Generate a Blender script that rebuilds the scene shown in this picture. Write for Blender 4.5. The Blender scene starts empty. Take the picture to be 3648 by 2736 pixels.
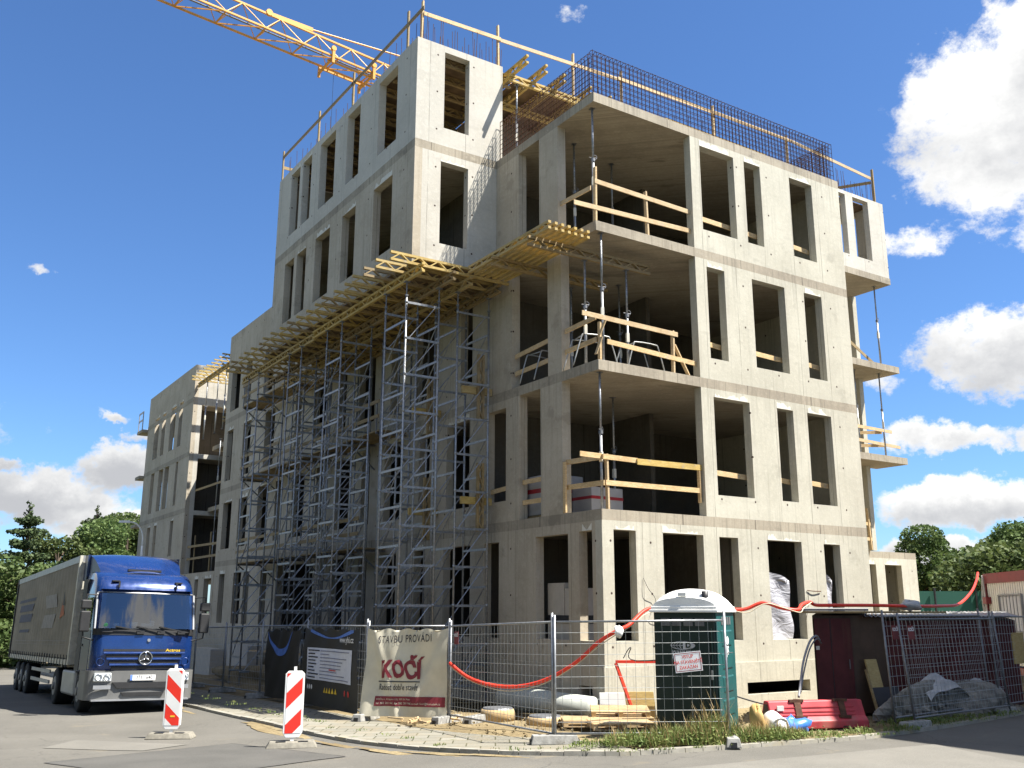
import bpy, math, random
from mathutils import Vector, Matrix
R=math.radians; PI=math.pi
random.seed(7)
SC=bpy.context.scene; COL=SC.collection
# ---------------------------------------------------------------- camera
cam=bpy.data.cameras.new('camera'); CO=bpy.data.objects.new('camera',cam); COL.objects.link(CO)
cam.sensor_width=36; cam.lens=3379.28/3648*36; cam.clip_start=.1; cam.clip_end=3000
CAM=Vector((-14.1107,-17.7827,2.25)); YAW,PITCH,ROLL=.5768,.2337,.0019
_f=Vector((math.sin(YAW)*math.cos(PITCH),math.cos(YAW)*math.cos(PITCH),math.sin(PITCH)))
_r=Vector((math.cos(YAW),-math.sin(YAW),0)); _u=_r.cross(_f)
_r2=_r*math.cos(ROLL)+_u*math.sin(ROLL); _u2=-_r*math.sin(ROLL)+_u*math.cos(ROLL)
_m=Matrix((_r2,_u2,-_f)).transposed().to_4x4(); _m.translation=CAM; CO.matrix_world=_m
SC.camera=CO
# ---------------------------------------------------------------- light
SUN_AZ,SUN_EL=R(-48),R(59)            # direction to the sun: angle from +X, elevation
SV=Vector((math.cos(SUN_AZ)*math.cos(SUN_EL),math.sin(SUN_AZ)*math.cos(SUN_EL),math.sin(SUN_EL)))
sl=bpy.data.lights.new('sun','SUN'); sl.energy=5.0; sl.angle=R(.53); sl.color=(1,.955,.88)
so=bpy.data.objects.new('sun',sl); COL.objects.link(so); so.rotation_euler=SV.to_track_quat('Z','Y').to_euler(); so.location=(0,0,60)
SC.view_settings.view_transform='Standard'; SC.view_settings.look='None'
SC.view_settings.exposure=1.42; SC.view_settings.gamma=1
# ---------------------------------------------------------------- node helpers
class G:
    def __init__(s,nt): s.t=nt
    def n(s,ty,**k):
        x=s.t.nodes.new(ty)
        for a,b in k.items(): setattr(x,a,b)
        return x
    def put(s,sock,v):
        if v is None: return
        if hasattr(v,'node'): s.t.links.new(v,sock)
        elif isinstance(v,(tuple,list)) and sock.type=='RGBA' and len(v)==3: sock.default_value=(*v,1)
        else: sock.default_value=v
    def m(s,op,a,b=None,c=None,clamp=False):
        x=s.n('ShaderNodeMath',operation=op,use_clamp=clamp); s.put(x.inputs[0],a); s.put(x.inputs[1],b)
        if c is not None: s.put(x.inputs[2],c)
        return x.outputs[0]
    def v(s,op,a,b=None):
        x=s.n('ShaderNodeVectorMath',operation=op); s.put(x.inputs[0],a); s.put(x.inputs[1],b)
        return x.outputs['Value'] if op in('DOT_PRODUCT','LENGTH') else x.outputs[0]
    def mul(s,a,k): return s.v('MULTIPLY',a,k)
    def noise(s,vec,scale,detail=4,rough=.55,dist=0,color=False):
        x=s.n('ShaderNodeTexNoise'); s.put(x.inputs['Vector'],vec); x.inputs['Scale'].default_value=scale
        x.inputs['Detail'].default_value=detail; x.inputs['Roughness'].default_value=rough; x.inputs['Distortion'].default_value=dist
        return x.outputs['Color'] if color else x.outputs[0]
    def step(s,x,a,b,lo=0,hi=1):
        q=s.n('ShaderNodeMapRange',interpolation_type='SMOOTHSTEP'); s.put(q.inputs[0],x)
        for i,w in enumerate((a,b,lo,hi)): s.put(q.inputs[i+1],w)
        return q.outputs[0]
    def mix(s,fac,a,b,mode='MIX'):
        x=s.n('ShaderNodeMix',data_type='RGBA',blend_type=mode); s.put(x.inputs[0],fac); s.put(x.inputs[6],a); s.put(x.inputs[7],b)
        return x.outputs[2]
    def xyz(s,v):
        x=s.n('ShaderNodeSeparateXYZ'); s.put(x.inputs[0],v); return x.outputs
    def comb(s,a,b,c):
        x=s.n('ShaderNodeCombineXYZ'); [s.put(x.inputs[i],w) for i,w in enumerate((a,b,c))]; return x.outputs[0]
    def bump(s,h,st=.3,d=.01):
        x=s.n('ShaderNodeBump'); x.inputs['Strength'].default_value=st; x.inputs['Distance'].default_value=d; s.put(x.inputs['Height'],h); return x.outputs[0]
    def obj(s): return s.n('ShaderNodeTexCoord').outputs['Object']
    def pos(s): return s.n('ShaderNodeNewGeometry').outputs['Position']
def newmat(name,rough=.8,metal=0,color=None,spec=None):
    m=bpy.data.materials.new(name); m.use_nodes=True; g=G(m.node_tree); b=m.node_tree.nodes['Principled BSDF']
    b.inputs['Roughness'].default_value=rough; b.inputs['Metallic'].default_value=metal
    if spec is not None: b.inputs['Specular IOR Level'].default_value=spec
    if color: b.inputs['Base Color'].default_value=(*color,1)
    return m,g,b
def simple(name,color,rough=.7,metal=0,var=.18,scale=6,bump=0,spec=None,dirt=None):
    m,g,b=newmat(name,rough,metal,None,spec); p=g.obj()
    n=g.noise(p,scale,5,.6); c=g.mix(g.step(n,.3,.72),tuple(x*(1-var) for x in color),tuple(min(1,x*(1+var)) for x in color))
    if dirt: c=g.mix(g.step(g.noise(p,scale*.35,6,.65),.52,.72),c,dirt)
    g.put(b.inputs['Base Color'],c)
    if bump: g.put(b.inputs['Normal'],g.bump(g.noise(p,scale*5,3),bump,.01))
    return m
# ---------------------------------------------------------------- sky with clouds (a function of direction only)
W=bpy.data.worlds.new('World'); SC.world=W; W.use_nodes=True
def build_sky():
    nt=W.node_tree; g=G(nt); bg=nt.nodes['Background']
    sky=g.n('ShaderNodeTexSky',sky_type='NISHITA'); sky.sun_disc=False; sky.sun_elevation=SUN_EL
    sky.sun_rotation=math.atan2(SV.x,SV.y); sky.air_density=1.0; sky.dust_density=.35; sky.ozone_density=3.0; sky.altitude=300
    d=g.v('NORMALIZE',g.n('ShaderNodeTexCoord').outputs['Generated'])
    x,y,z=g.xyz(d)
    az=g.m('MULTIPLY',g.m('ARCTAN2',x,y),180/PI); el=g.m('MULTIPLY',g.m('ARCSINE',z),180/PI)
    n1=g.noise(g.mul(d,(1,1,1.5)),9,9,.62,.25); n2=g.noise(g.mul(d,(1,1,1.6)),4.2,6,.55); nf=g.noise(g.mul(d,(1,1,1.3)),34,8,.68)
    nn=g.m('ADD',g.m('MULTIPLY',g.m('SUBTRACT',n1,.5),1.2),g.m('MULTIPLY',g.m('SUBTRACT',nf,.5),1.25))
    # az, el, half width, half height, weight  (degrees)
    B=[(62.5,25.2,7.4,5.6,.8),(65.5,28.5,4.5,4,.75),(57.2,20.2,3.2,1.6,.5),(66,19.5,6,2,.5),(60.6,13.9,5.0,2.7,.85),(55.6,12.2,1.8,1.0,.55),(58.2,9.3,4.4,1.15,.72),(58.6,5.8,5.6,1.5,.9),(57.5,3.0,8,1.1,.8),(54.0,1.8,5,1.2,.7),
       (6.3,5.7,5.2,1.75,.85),(10.6,7.6,3.0,1.5,.85),(12,4.2,7,1.4,.8),(2,4.2,4,1.6,.7),(5.2,17.7,1.5,.6,.34),(36.9,35.1,1.9,.9,.32),(9.8,10.4,1.5,.55,.5),(11.2,9.4,1.6,.55,.5),(4.6,7.6,1.5,.6,.5),
       (-30,9,30,5,1.1),(100,12,20,6,1.1)]
    w1=g.v('SUBTRACT',g.noise(d,6.5,5,.6,color=True),(.5,.5,.5)); w2=g.v('SUBTRACT',g.noise(d,27,6,.65,color=True),(.5,.5,.5))
    wx=g.xyz(g.v('ADD',g.mul(w1,(5,5,5)),g.mul(w2,(3.4,3.4,3.4)))); az=g.m('ADD',az,wx[0]); el0=el; el=g.m('ADD',el,g.m('MULTIPLY',wx[1],.7))
    den=None; hgt=None
    for a,e,w,h,k in B:
        u=g.m('DIVIDE',g.m('SUBTRACT',az,a),w); v=g.m('DIVIDE',g.m('SUBTRACT',el,e),h)
        r=g.m('ADD',g.m('MULTIPLY',u,u),g.m('MULTIPLY',v,v))
        f=g.m('SUBTRACT',k,g.m('MULTIPLY',r,.75))
        f=g.m('MAXIMUM',f,-1.5)
        den=f if den is None else g.m('SMOOTH_MAX',den,f,.25)
        hv=g.m('MULTIPLY',g.m('MAXIMUM',f,0),v); hgt=hv if hgt is None else g.m('ADD',hgt,hv)
    # cloud field added overhead, above the top of the picture, to neutralise the fill, and
    # fair weather cumulus in the half of the sky behind the viewer (seen only in reflections)
    back=g.m('MULTIPLY',g.step(g.m('ADD',g.m('MULTIPLY',x,math.sin(YAW)),g.m('MULTIPLY',y,math.cos(YAW))),.2,-.2),g.step(el0,2,14)); back=g.m('MAXIMUM',back,g.step(el0,40,58))
    den=g.m('MAXIMUM',den,g.m('SUBTRACT',g.m('MULTIPLY',back,1.35),g.m('SUBTRACT',g.m('SUBTRACT',1.22,g.m('MULTIPLY',g.step(el0,34,58),.3)),g.m('MULTIPLY',g.m('SUBTRACT',n2,.5),4.2))))
    dn=g.m('ADD',den,nn)
    mask=g.m('MULTIPLY',g.step(dn,.12,.55),g.step(el0,-1,1))
    lit=g.m('ADD',g.m('ADD',g.m('MULTIPLY',hgt,.62),g.m('MULTIPLY',g.m('SUBTRACT',n2,.46),2.6)),g.m('ADD',.22,g.m('MULTIPLY',g.m('SUBTRACT',.8,dn),.42)))
    cc=g.mix(g.step(lit,-.05,.95),(2.15,2.2,2.32),(4.4,4.38,4.3))
    bgcol=g.mul(sky.outputs[0],(.385,.53,.70))
    g.put(bg.inputs['Color'],g.mix(mask,bgcol,cc)); bg.inputs["Strength"].default_value=.1
build_sky()
# ---------------------------------------------------------------- mesh helpers
ORG={}
class MB:
    def __init__(s): s.v=[]; s.f=[]
    def quad(s,*p):
        i=len(s.v); s.v+= [tuple(q) for q in p]; s.f.append(tuple(range(i,i+len(p)))); return s
    def box(s,x0,y0,z0,x1,y1,z1):
        i=len(s.v); s.v+=[(x,y,z) for z in(z0,z1) for y in(y0,y1) for x in(x0,x1)]
        s.f+=[tuple(i+k for k in q) for q in((0,2,3,1),(4,5,7,6),(0,1,5,4),(2,6,7,3),(0,4,6,2),(1,3,7,5))]; return s
    def hexa(s,b,t):
        n=len(b); i=len(s.v); s.v+=[tuple(p) for p in b]+[tuple(p) for p in t]
        s.f.append(tuple(i+k for k in reversed(range(n)))); s.f.append(tuple(i+n+k for k in range(n)))
        for k in range(n): s.f.append((i+k,i+(k+1)%n,i+n+(k+1)%n,i+n+k))
        return s
    def beam(s,p,q,w,h,up=(0,0,1)):
        p=Vector(p);q=Vector(q);d=(q-p).normalized();up=Vector(up)
        a=d.cross(up)
        if a.length<1e-4: a=d.cross(Vector((1,0,0)))
        a.normalize(); b=a.cross(d); a=a*w/2; b=b*h/2
        return s.hexa([p-a-b,p+a-b,p+a+b,p-a+b],[q-a-b,q+a-b,q+a+b,q-a+b])
    def tube(s,pts,r,n=8,cap=True):
        pts=[Vector(p) for p in pts]; i0=len(s.v); L=len(pts); a=None
        for k,p in enumerate(pts):
            d=(pts[min(k+1,L-1)]-pts[max(k-1,0)]).normalized()
            if a is None:
                a=d.cross(Vector((0,0,1)))
                if a.length<1e-3: a=d.cross(Vector((1,0,0)))
            a=(a-d*a.dot(d)).normalized(); b=d.cross(a); rr=r[k] if isinstance(r,(list,tuple)) else r
            s.v+=[tuple(p+a*rr*math.cos(2*PI*j/n)+b*rr*math.sin(2*PI*j/n)) for j in range(n)]
        for k in range(L-1):
            for j in range(n):
                s.f.append((i0+k*n+j,i0+k*n+(j+1)%n,i0+(k+1)*n+(j+1)%n,i0+(k+1)*n+j))
        if cap: s.f.append(tuple(i0+j for j in reversed(range(n)))); s.f.append(tuple(i0+(L-1)*n+j for j in range(n)))
        return s
    def cyl(s,p,q,r,n=10): return s.tube([p,q],r,n)
    def ring(s,c,R_,r,axis='z',n=18,m=6,a0=0,a1=2*PI):
        full=abs(a1-a0-2*PI)<1e-6; pts=[]
        for k in range(n+1):
            a=a0+(a1-a0)*k/n; u,w=R_*math.cos(a),R_*math.sin(a)
            pts.append(Vector(c)+Vector({'z':(u,w,0),'y':(u,0,w),'x':(0,u,w)}[axis]))
        return s.tube(pts,r,m,not full)
    def prism(s,poly,fn,h0,h1):      # poly 2D, fn(u,v,h)->3D
        return s.hexa([fn(u,v,h0) for u,v in poly],[fn(u,v,h1) for u,v in poly])
    def grid(s,nu,nv,fn):
        i=len(s.v); s.v+=[tuple(fn(a/nu,b/nv)) for b in range(nv+1) for a in range(nu+1)]
        for b in range(nv):
            for a in range(nu):
                k=i+b*(nu+1)+a; s.f.append((k,k+1,k+nu+2,k+nu+1))
        return s
    def add(s,o,fn=None):
        i=len(s.v); s.v+=[tuple(fn(p)) if fn else p for p in o.v]; s.f+=[tuple(i+k for k in q) for q in o.f]; return s
    def obj(s,name,mat,parent=None,smooth=False,local=False,bevel=0):
        me=bpy.data.meshes.new(name); v=s.v
        if parent is None and not local:
            xs=[p[0] for p in v];ys=[p[1] for p in v];zs=[p[2] for p in v]
            o0=((min(xs)+max(xs))/2,(min(ys)+max(ys))/2,min(zs))
        elif parent is not None and not local: o0=ORG.get(parent.name,(0,0,0))
        else: o0=(0,0,0)
        me.from_pydata([(p[0]-o0[0],p[1]-o0[1],p[2]-o0[2]) for p in v],[],s.f)
        if smooth: me.polygons.foreach_set('use_smooth',[True]*len(me.polygons))
        me.update(); o=bpy.data.objects.new(name,me); COL.objects.link(o); me.materials.append(mat)
        if parent is None:
            if not local: o.location=o0
        else: o.parent=parent; ORG[o.name]=o0
        if bevel:
            b=o.modifiers.new('bevel','BEVEL'); b.width=bevel; b.segments=2; b.limit_method='ANGLE'
        return o
def tag(o,label=None,cat=None,group=None,kind=None):
    if label: o['label']=label
    if cat and not kind: o['kind']='thing'
    if cat: o['category']=cat
    if group: o['group']=group
    if kind: o['kind']=kind
    return o
def thing(name,label,cat,loc=(0,0,0),rz=0,group=None):
    o=bpy.data.objects.new(name,None); COL.objects.link(o); o.location=loc; o.rotation_euler=(0,0,rz); o.empty_display_size=.2
    ORG[o.name]=tuple(loc); return tag(o,label,cat,group)
def dup(root,loc,rz=None,label=None,group=None,scale=None):
    r=root.copy(); COL.objects.link(r); r.location=loc
    if rz is not None: r.rotation_euler=(0,0,rz)
    if scale: r.scale=scale
    if label: r['label']=label
    if group: r['group']=group
    for ch in list(root.children):
        c=ch.copy(); COL.objects.link(c); c.parent=r
        for gch in list(ch.children):
            d=gch.copy(); COL.objects.link(d); d.parent=c
    return r
def text(body,size,bold=0,space=1.0,sx=1.0):
    cu=bpy.data.curves.new('t','FONT'); cu.body=body; cu.size=size; cu.offset=bold; cu.align_x='CENTER'; cu.align_y='CENTER'; cu.space_character=space; cu.resolution_u=3
    o=bpy.data.objects.new('t',cu); COL.objects.link(o); dg=bpy.context.evaluated_depsgraph_get(); me=bpy.data.meshes.new_from_object(o.evaluated_get(dg))
    mb=MB(); mb.v=[(v.co.x*sx,v.co.y,0) for v in me.vertices]; mb.f=[tuple(p.vertices) for p in me.polygons]
    bpy.data.objects.remove(o); bpy.data.curves.remove(cu); bpy.data.meshes.remove(me); return mb
def smooth_pts(P,n=6):
    out=[]; P=[Vector(p) for p in P]
    for i in range(len(P)-1):
        a=P[max(i-1,0)];b=P[i];c=P[i+1];d=P[min(i+2,len(P)-1)]
        for k in range(n):
            t=k/n; out.append(.5*((2*b)+(c-a)*t+(2*a-5*b+4*c-d)*t*t+(3*b-a-3*c+d)*t**3))
    out.append(P[-1]); return out
GT_=[(-5,0),(-1,-.12),(1,-.18),(8,-.25),(23,-.6),(69,-1.75)]
def gz(y):                      # the street falls gently towards the far end
    if y<=-5: return 0.0
    for (a,b),(c,d) in zip(GT_,GT_[1:]):
        if y<=c: return b+(d-b)*(y-a)/(c-a)
    return -1.75
ORD=['first','second','third','fourth','fifth','sixth','seventh','eighth','ninth','tenth','eleventh','twelfth','thirteenth','fourteenth','fifteenth','sixteenth','seventeenth','eighteenth','nineteenth','twentieth']
# ---------------------------------------------------------------- materials
def concrete(name,base,dark,light,joint=1.25,streak=.5,holes=True,stain=.5):
    m,g,b=newmat(name,.88,spec=.25); p=g.pos(); x,y,z=g.xyz(p); u=g.m('ADD',x,g.m('MULTIPLY',y,1.013))
    big=g.noise(p,.55,5,.6); fine=g.noise(p,9,5,.65); st=g.noise(g.comb(g.m('MULTIPLY',u,7),0,g.m('MULTIPLY',z,.35)),1,4,.6)
    c=g.mix(g.step(big,.34,.68),dark,base); c=g.mix(g.m('MULTIPLY',g.step(fine,.45,.75),.4),c,light)
    c=g.mix(g.m('MULTIPLY',g.step(st,.5,.78),streak),c,tuple(q*.62 for q in dark))
    fz=g.m('FRACT',g.m('DIVIDE',g.m('SUBTRACT',z,.92),3.668)); dr=g.noise(g.comb(g.m('MULTIPLY',u,11),0,g.m('MULTIPLY',z,.22)),1,3,.55)
    c=g.mix(g.m('MULTIPLY',g.m('MULTIPLY',g.step(dr,.53,.66),g.step(fz,.45,.93)),.55*streak+.12),c,tuple(q*.6 for q in dark))
    c=g.mix(g.m('MULTIPLY',g.step(g.noise(g.comb(g.m('MULTIPLY',u,.9),y,g.m('MULTIPLY',z,5)),1,5,.65),.56,.7),.3),c,tuple(q*.8 for q in dark))
    sp_=g.noise(p,24,3,.6); c=g.mix(g.m('MULTIPLY',g.step(sp_,.55,.68),.28),c,tuple(q*.66 for q in dark))
    blot=g.noise(g.comb(u,y,g.m('MULTIPLY',z,1.6)),.9,7,.66); c=g.mix(g.m('MULTIPLY',g.step(blot,.57,.67),stain),c,tuple(q*.72 for q in dark))
    cell=g.n('ShaderNodeTexWhiteNoise'); g.put(cell.inputs['Vector'],g.comb(g.m('FLOOR',g.m('DIVIDE',u,joint*2)),g.m('FLOOR',g.m('DIVIDE',g.m('ADD',z,2.73),3.67)),3))
    c=g.mix(g.m('MULTIPLY',cell.outputs['Value'],.30),c,tuple(q*.78 for q in base))
    lb=g.noise(p,2.3,6,.7); c=g.mix(g.m('MULTIPLY',g.step(lb,.62,.7),.35),c,light)
    ju=g.m('ABSOLUTE',g.m('SUBTRACT',g.m('FRACT',g.m('DIVIDE',u,joint)),.5)); jl=g.step(ju,.488,.497)
    jn=g.step(g.noise(g.comb(g.m('FLOOR',g.m('DIVIDE',u,joint)),g.m('MULTIPLY',z,.4),0),1.7,2),.42,.5)
    nrm=g.xyz(g.n('ShaderNodeNewGeometry').outputs['Normal'])[2]; wall=g.step(g.m('ABSOLUTE',nrm),.6,.3)
    c=g.mix(g.m('MULTIPLY',g.m('MULTIPLY',jl,jn),g.m('MULTIPLY',wall,.85)),c,tuple(q*.45 for q in dark))
    pits=g.step(g.noise(p,38,2,.5),.70,.76); c=g.mix(g.m('MULTIPLY',pits,.7),c,tuple(q*.5 for q in dark))
    hsum=g.m('ADD',fine,g.m('MULTIPLY',pits,-.8))
    if holes:
        hu=g.m('MULTIPLY',g.m('SUBTRACT',g.m('FRACT',g.m('DIVIDE',g.m('ADD',u,.37),joint)),.5),joint); hz=g.m('MULTIPLY',g.m('SUBTRACT',g.m('FRACT',g.m('DIVIDE',g.m('ADD',z,.42),1.22)),.5),1.22)
        hd=g.m('SQRT',g.m('ADD',g.m('MULTIPLY',hu,hu),g.m('MULTIPLY',hz,hz))); hm=g.m('MULTIPLY',g.step(hd,.034,.024),wall); c=g.mix(hm,c,(.05,.03,.025))
    g.put(b.inputs['Base Color'],c); g.put(b.inputs['Normal'],g.bump(hsum,.35,.012)); return m
M={}
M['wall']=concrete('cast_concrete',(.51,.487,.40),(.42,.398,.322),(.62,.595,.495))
M['wall_shade']=concrete('cast_concrete_shade_warmed',(.48,.425,.335),(.385,.335,.255),(.56,.50,.40),stain=.6)  # warm bounced light of the shaded side put into the base colour
M['wall_new']=concrete('fresh_concrete',(.53,.505,.44),(.45,.425,.365),(.62,.595,.53),streak=.25,stain=.3)
M['slab']=concrete('slab_edge_concrete',(.39,.345,.265),(.275,.24,.185),(.49,.44,.35),joint=2.6,streak=.75,holes=False,stain=.8)
M['inner']=concrete('shade_darkened_interior',(.135,.118,.095),(.10,.088,.07),(.165,.146,.12),joint=2.5,holes=False)  # darkness of the unlit rooms put into the base colour
M['patch']=simple('white_lintel',(.62,.60,.52),.8,var=.08,scale=8)
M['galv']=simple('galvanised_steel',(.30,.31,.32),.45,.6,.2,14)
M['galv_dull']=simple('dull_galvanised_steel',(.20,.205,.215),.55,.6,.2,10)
M['rust']=simple('rebar_rust',(.10,.045,.025),.85,.2,.35,9)
def wood(name,c1,c2,rough=.7):
    m,g,b=newmat(name,rough,spec=.3); p=g.obj(); n=g.noise(g.mul(p,(1.3,1.3,5)),5,5,.6,1.2); k=g.noise(p,2.1,3); rd=g.n('ShaderNodeObjectInfo').outputs['Random']
    c=g.mix(g.step(n,.35,.7),c1,c2); gr_=sum(c1)/3; c=g.mix(g.m('MULTIPLY',rd,.35),c,(gr_*1.0,gr_*.9,gr_*.74)); c=g.mix(g.m('MULTIPLY',g.step(g.noise(p,3.7,5,.7),.58,.68),.5),c,(gr_*1.15,gr_*1.08,gr_*.95)); c=g.mix(g.m('MULTIPLY',g.step(k,.5,.7),.45),c,tuple(x*.6 for x in c1)); g.put(b.inputs['Base Color'],c); g.put(b.inputs['Normal'],g.bump(n,.15,.005)); return m
M['plank']=wood('raw_timber',(.50,.34,.16),(.66,.49,.27))
M['yellow_beam']=wood('yellow_formwork_timber',(.42,.285,.075),(.54,.40,.14))
M['beam_old']=wood('weathered_formwork_timber',(.27,.185,.075),(.37,.27,.125))
M['ply']=simple('formwork_plywood',(.13,.085,.045),.6,var=.3,scale=3)
M['crane']=simple('crane_yellow',(.60,.285,.04),.45,.1,.1,5,dirt=(.4,.22,.04))
M['black']=simple('black_rubber',(.012,.012,.013),.6,var=.2)
M['dark']=simple('dark_plastic',(.02,.02,.022),.5,var=.2)
M['red']=simple('red_plastic_hose',(.72,.045,.02),.45,var=.15,scale=2)
M['white']=simple('white_paint',(.80,.80,.78),.5,var=.06,scale=3)
M['steel_grey']=simple('grey_paint',(.25,.25,.26),.5,var=.1)
# ---------------------------------------------------------------- ground, road, pavement
def ground_mat():
    m,g,b=newmat('meadow_soil',.95,spec=.1); p=g.pos()
    n=g.noise(p,.35,6,.65); n2=g.noise(p,4,5,.7); c=g.mix(g.step(n,.35,.62),(.075,.085,.03),(.16,.135,.075)); c=g.mix(g.m('MULTIPLY',g.step(n2,.4,.7),.5),c,(.05,.06,.02))
    g.put(b.inputs['Base Color'],c); g.put(b.inputs['Normal'],g.bump(n2,.5,.03)); return m
def asphalt_mat():
    m,g,b=newmat('worn_asphalt',.9,spec=.25); p=g.pos(); x,y,z=g.xyz(p)
    n=g.noise(p,.45,5,.6); gr=g.noise(p,70,3,.6); gr2=g.noise(p,16,4,.65)
    c=g.mix(g.step(n,.32,.7),(.098,.093,.081),(.130,.123,.107)); c=g.mix(g.m('MULTIPLY',g.step(gr,.4,.66),.5),c,(.185,.176,.155)); c=g.mix(g.m('MULTIPLY',g.step(gr2,.5,.72),.35),c,(.075,.071,.063))
    # sandy dust blown along the kerb, tar seams
    du=g.noise(g.comb(g.m('MULTIPLY',x,.6),g.m('MULTIPLY',y,1.1),0),1.1,6,.7); c=g.mix(g.m('MULTIPLY',g.step(du,.58,.72),.55),c,(.22,.185,.125))
    cr=g.n('ShaderNodeTexVoronoi',feature='DISTANCE_TO_EDGE'); g.put(cr.inputs['Vector'],g.v('ADD',p,g.mul(g.noise(p,1.2,4,color=True),(1.1,1.1,0)))); cr.inputs['Scale'].default_value=.28
    c=g.mix(g.m('MULTIPLY',g.step(cr.outputs['Distance'],.006,.001),.35),c,(.05,.048,.045))
    g.put(b.inputs['Base Color'],c); g.put(b.inputs['Normal'],g.bump(g.m('ADD',gr,g.m('MULTIPLY',gr2,.6)),.5,.012)); return m
def patch_mat(nm,a,bb):
    m,g,b=newmat(nm,.9,spec=.25); p=g.pos(); gr=g.noise(p,60,3,.6); n=g.noise(p,1.1,5)
    c=g.mix(g.step(n,.3,.7),a,bb); c=g.mix(g.m('MULTIPLY',g.step(gr,.42,.66),.4),c,tuple(q*1.5 for q in bb)); g.put(b.inputs['Base Color'],c); g.put(b.inputs['Normal'],g.bump(gr,.4,.01)); return m
def paving_mat():
    m,g,b=newmat('concrete_paving_slabs',.9,spec=.2); p=g.pos(); x,y,z=g.xyz(p)
    br=g.n('ShaderNodeTexBrick'); br.offset=.5; q=g.n('ShaderNodeVectorRotate',rotation_type='Z_AXIS'); g.put(q.inputs['Vector'],p); q.inputs['Angle'].default_value=R(32)
    g.put(br.inputs['Vector'],q.outputs[0]); br.inputs['Scale'].default_value=1; br.inputs['Brick Width'].default_value=.5; br.inputs['Row Height'].default_value=.5; br.inputs['Mortar Size'].default_value=.013
    br.inputs['Color1'].default_value=(.195,.185,.15,1); br.inputs['Color2'].default_value=(.25,.237,.196,1); br.inputs['Mortar'].default_value=(.06,.062,.035,1)
    n=g.noise(p,1.6,6,.65); fine=g.noise(p,30,4,.6); c=g.mix(g.m('MULTIPLY',g.step(n,.45,.7),.55),br.outputs['Color'],(.24,.195,.125)); c=g.mix(g.m('MULTIPLY',g.step(fine,.45,.7),.35),c,(.14,.13,.10))
    gr=g.noise(p,2.8,6,.7); c=g.mix(g.m('MULTIPLY',g.step(gr,.64,.70),.75),c,(.09,.12,.035))
    g.put(b.inputs['Base Color'],c); g.put(b.inputs['Normal'],g.bump(fine,.3,.01)); return m
def sand_mat():
    m,g,b=newmat('sandy_site_soil',.95,spec=.1); p=g.pos(); n=g.noise(p,.9,6,.65); f=g.noise(p,14,5,.7)
    c=g.mix(g.step(n,.35,.65),(.19,.145,.08),(.28,.225,.13)); c=g.mix(g.m('MULTIPLY',g.step(f,.42,.7),.6),c,(.12,.095,.055)); g.put(b.inputs['Base Color'],c); g.put(b.inputs['Normal'],g.bump(f,.7,.04)); return m
M['ground']=ground_mat(); M['asphalt']=asphalt_mat(); M['paving']=paving_mat(); M['sand']=sand_mat()
M['kerb']=simple('kerb_stone',(.27,.255,.215),.85,var=.15,scale=5,bump=.2,dirt=(.30,.26,.17))
YS=[-400,-120,-60,-40,-30,-22,-16,-12,-9,-7,-5.5,-4.5,-4]+[-3.5+.5*k for k in range(14)]+[4,5,6,8,10,12,15,18,22,26,30,36,44,52,60,68,69,75,100,200,420]
def sheet(name,x0,x1,mat,dz,ys=YS,nx=6):
    mb=MB(); i=0; xs=[x0+(x1-x0)*k/nx for k in range(nx+1)]
    for y in ys:
        for x in xs: mb.v.append((x,y,gz(y)+dz))
    for j in range(len(ys)-1):
        for k in range(nx):
            a=j*(nx+1)+k; mb.f.append((a,a+1,a+nx+2,a+nx+1))
    o=mb.obj(name,mat,local=True); tag(o,kind='structure'); return o
sheet('ground',-600,900,M['ground'],-.03)
KERB=[(-6.7,60),(-6.75,30),(-6.8,16),(-6.88,9),(-6.85,6.5),(-6.75,4.5),(-6.63,2.6),(-6.6,.9),(-6.5,-1.07),(-5.97,-3.07),(-5.19,-4.28),(-4.15,-5.2),(-3.40,-5.5),(-2.11,-5.72),(-.43,-5.95),(1.05,-6.15),(3,-6.02),(5.25,-5.74),(9,-5.1),(16,-3.9),(40,.5)]
def kerbline(n=4): return [Vector((p.x,p.y,0)) for p in smooth_pts([(x,y,0) for x,y in KERB],n)]
KL=kerbline()
KD=[]
for i,p in enumerate(KL):
    d=(KL[min(i+1,len(KL)-1)]-KL[max(i-1,0)]).normalized(); KD.append(Vector((-d.y,d.x,0)))   # towards the site (left of travel)
def band(name,offs0,offs1,dz0,dz1,mat,i0=0,i1=None,kind='structure'):
    mb=MB(); pts=range(i0,i1 or len(KL)); 
    for i in pts:
        for o,dz in((offs0,dz0),(offs1,dz1)):
            q=KL[i]+KD[i]*(o(i) if callable(o) else o); mb.v.append((q.x,q.y,gz(q.y)+dz))
    n=len(list(pts))
    for k in range(n-1): mb.f.append((2*k,2*k+2,2*k+3,2*k+1))
    o=mb.obj(name,mat,local=True); return tag(o,kind=kind)
# road: everything on the street side of the kerb
rd=[y for y in YS if -60<=y<=69]
sheet('road',-15.2,60,M['asphalt'],0,rd,10)
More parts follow.
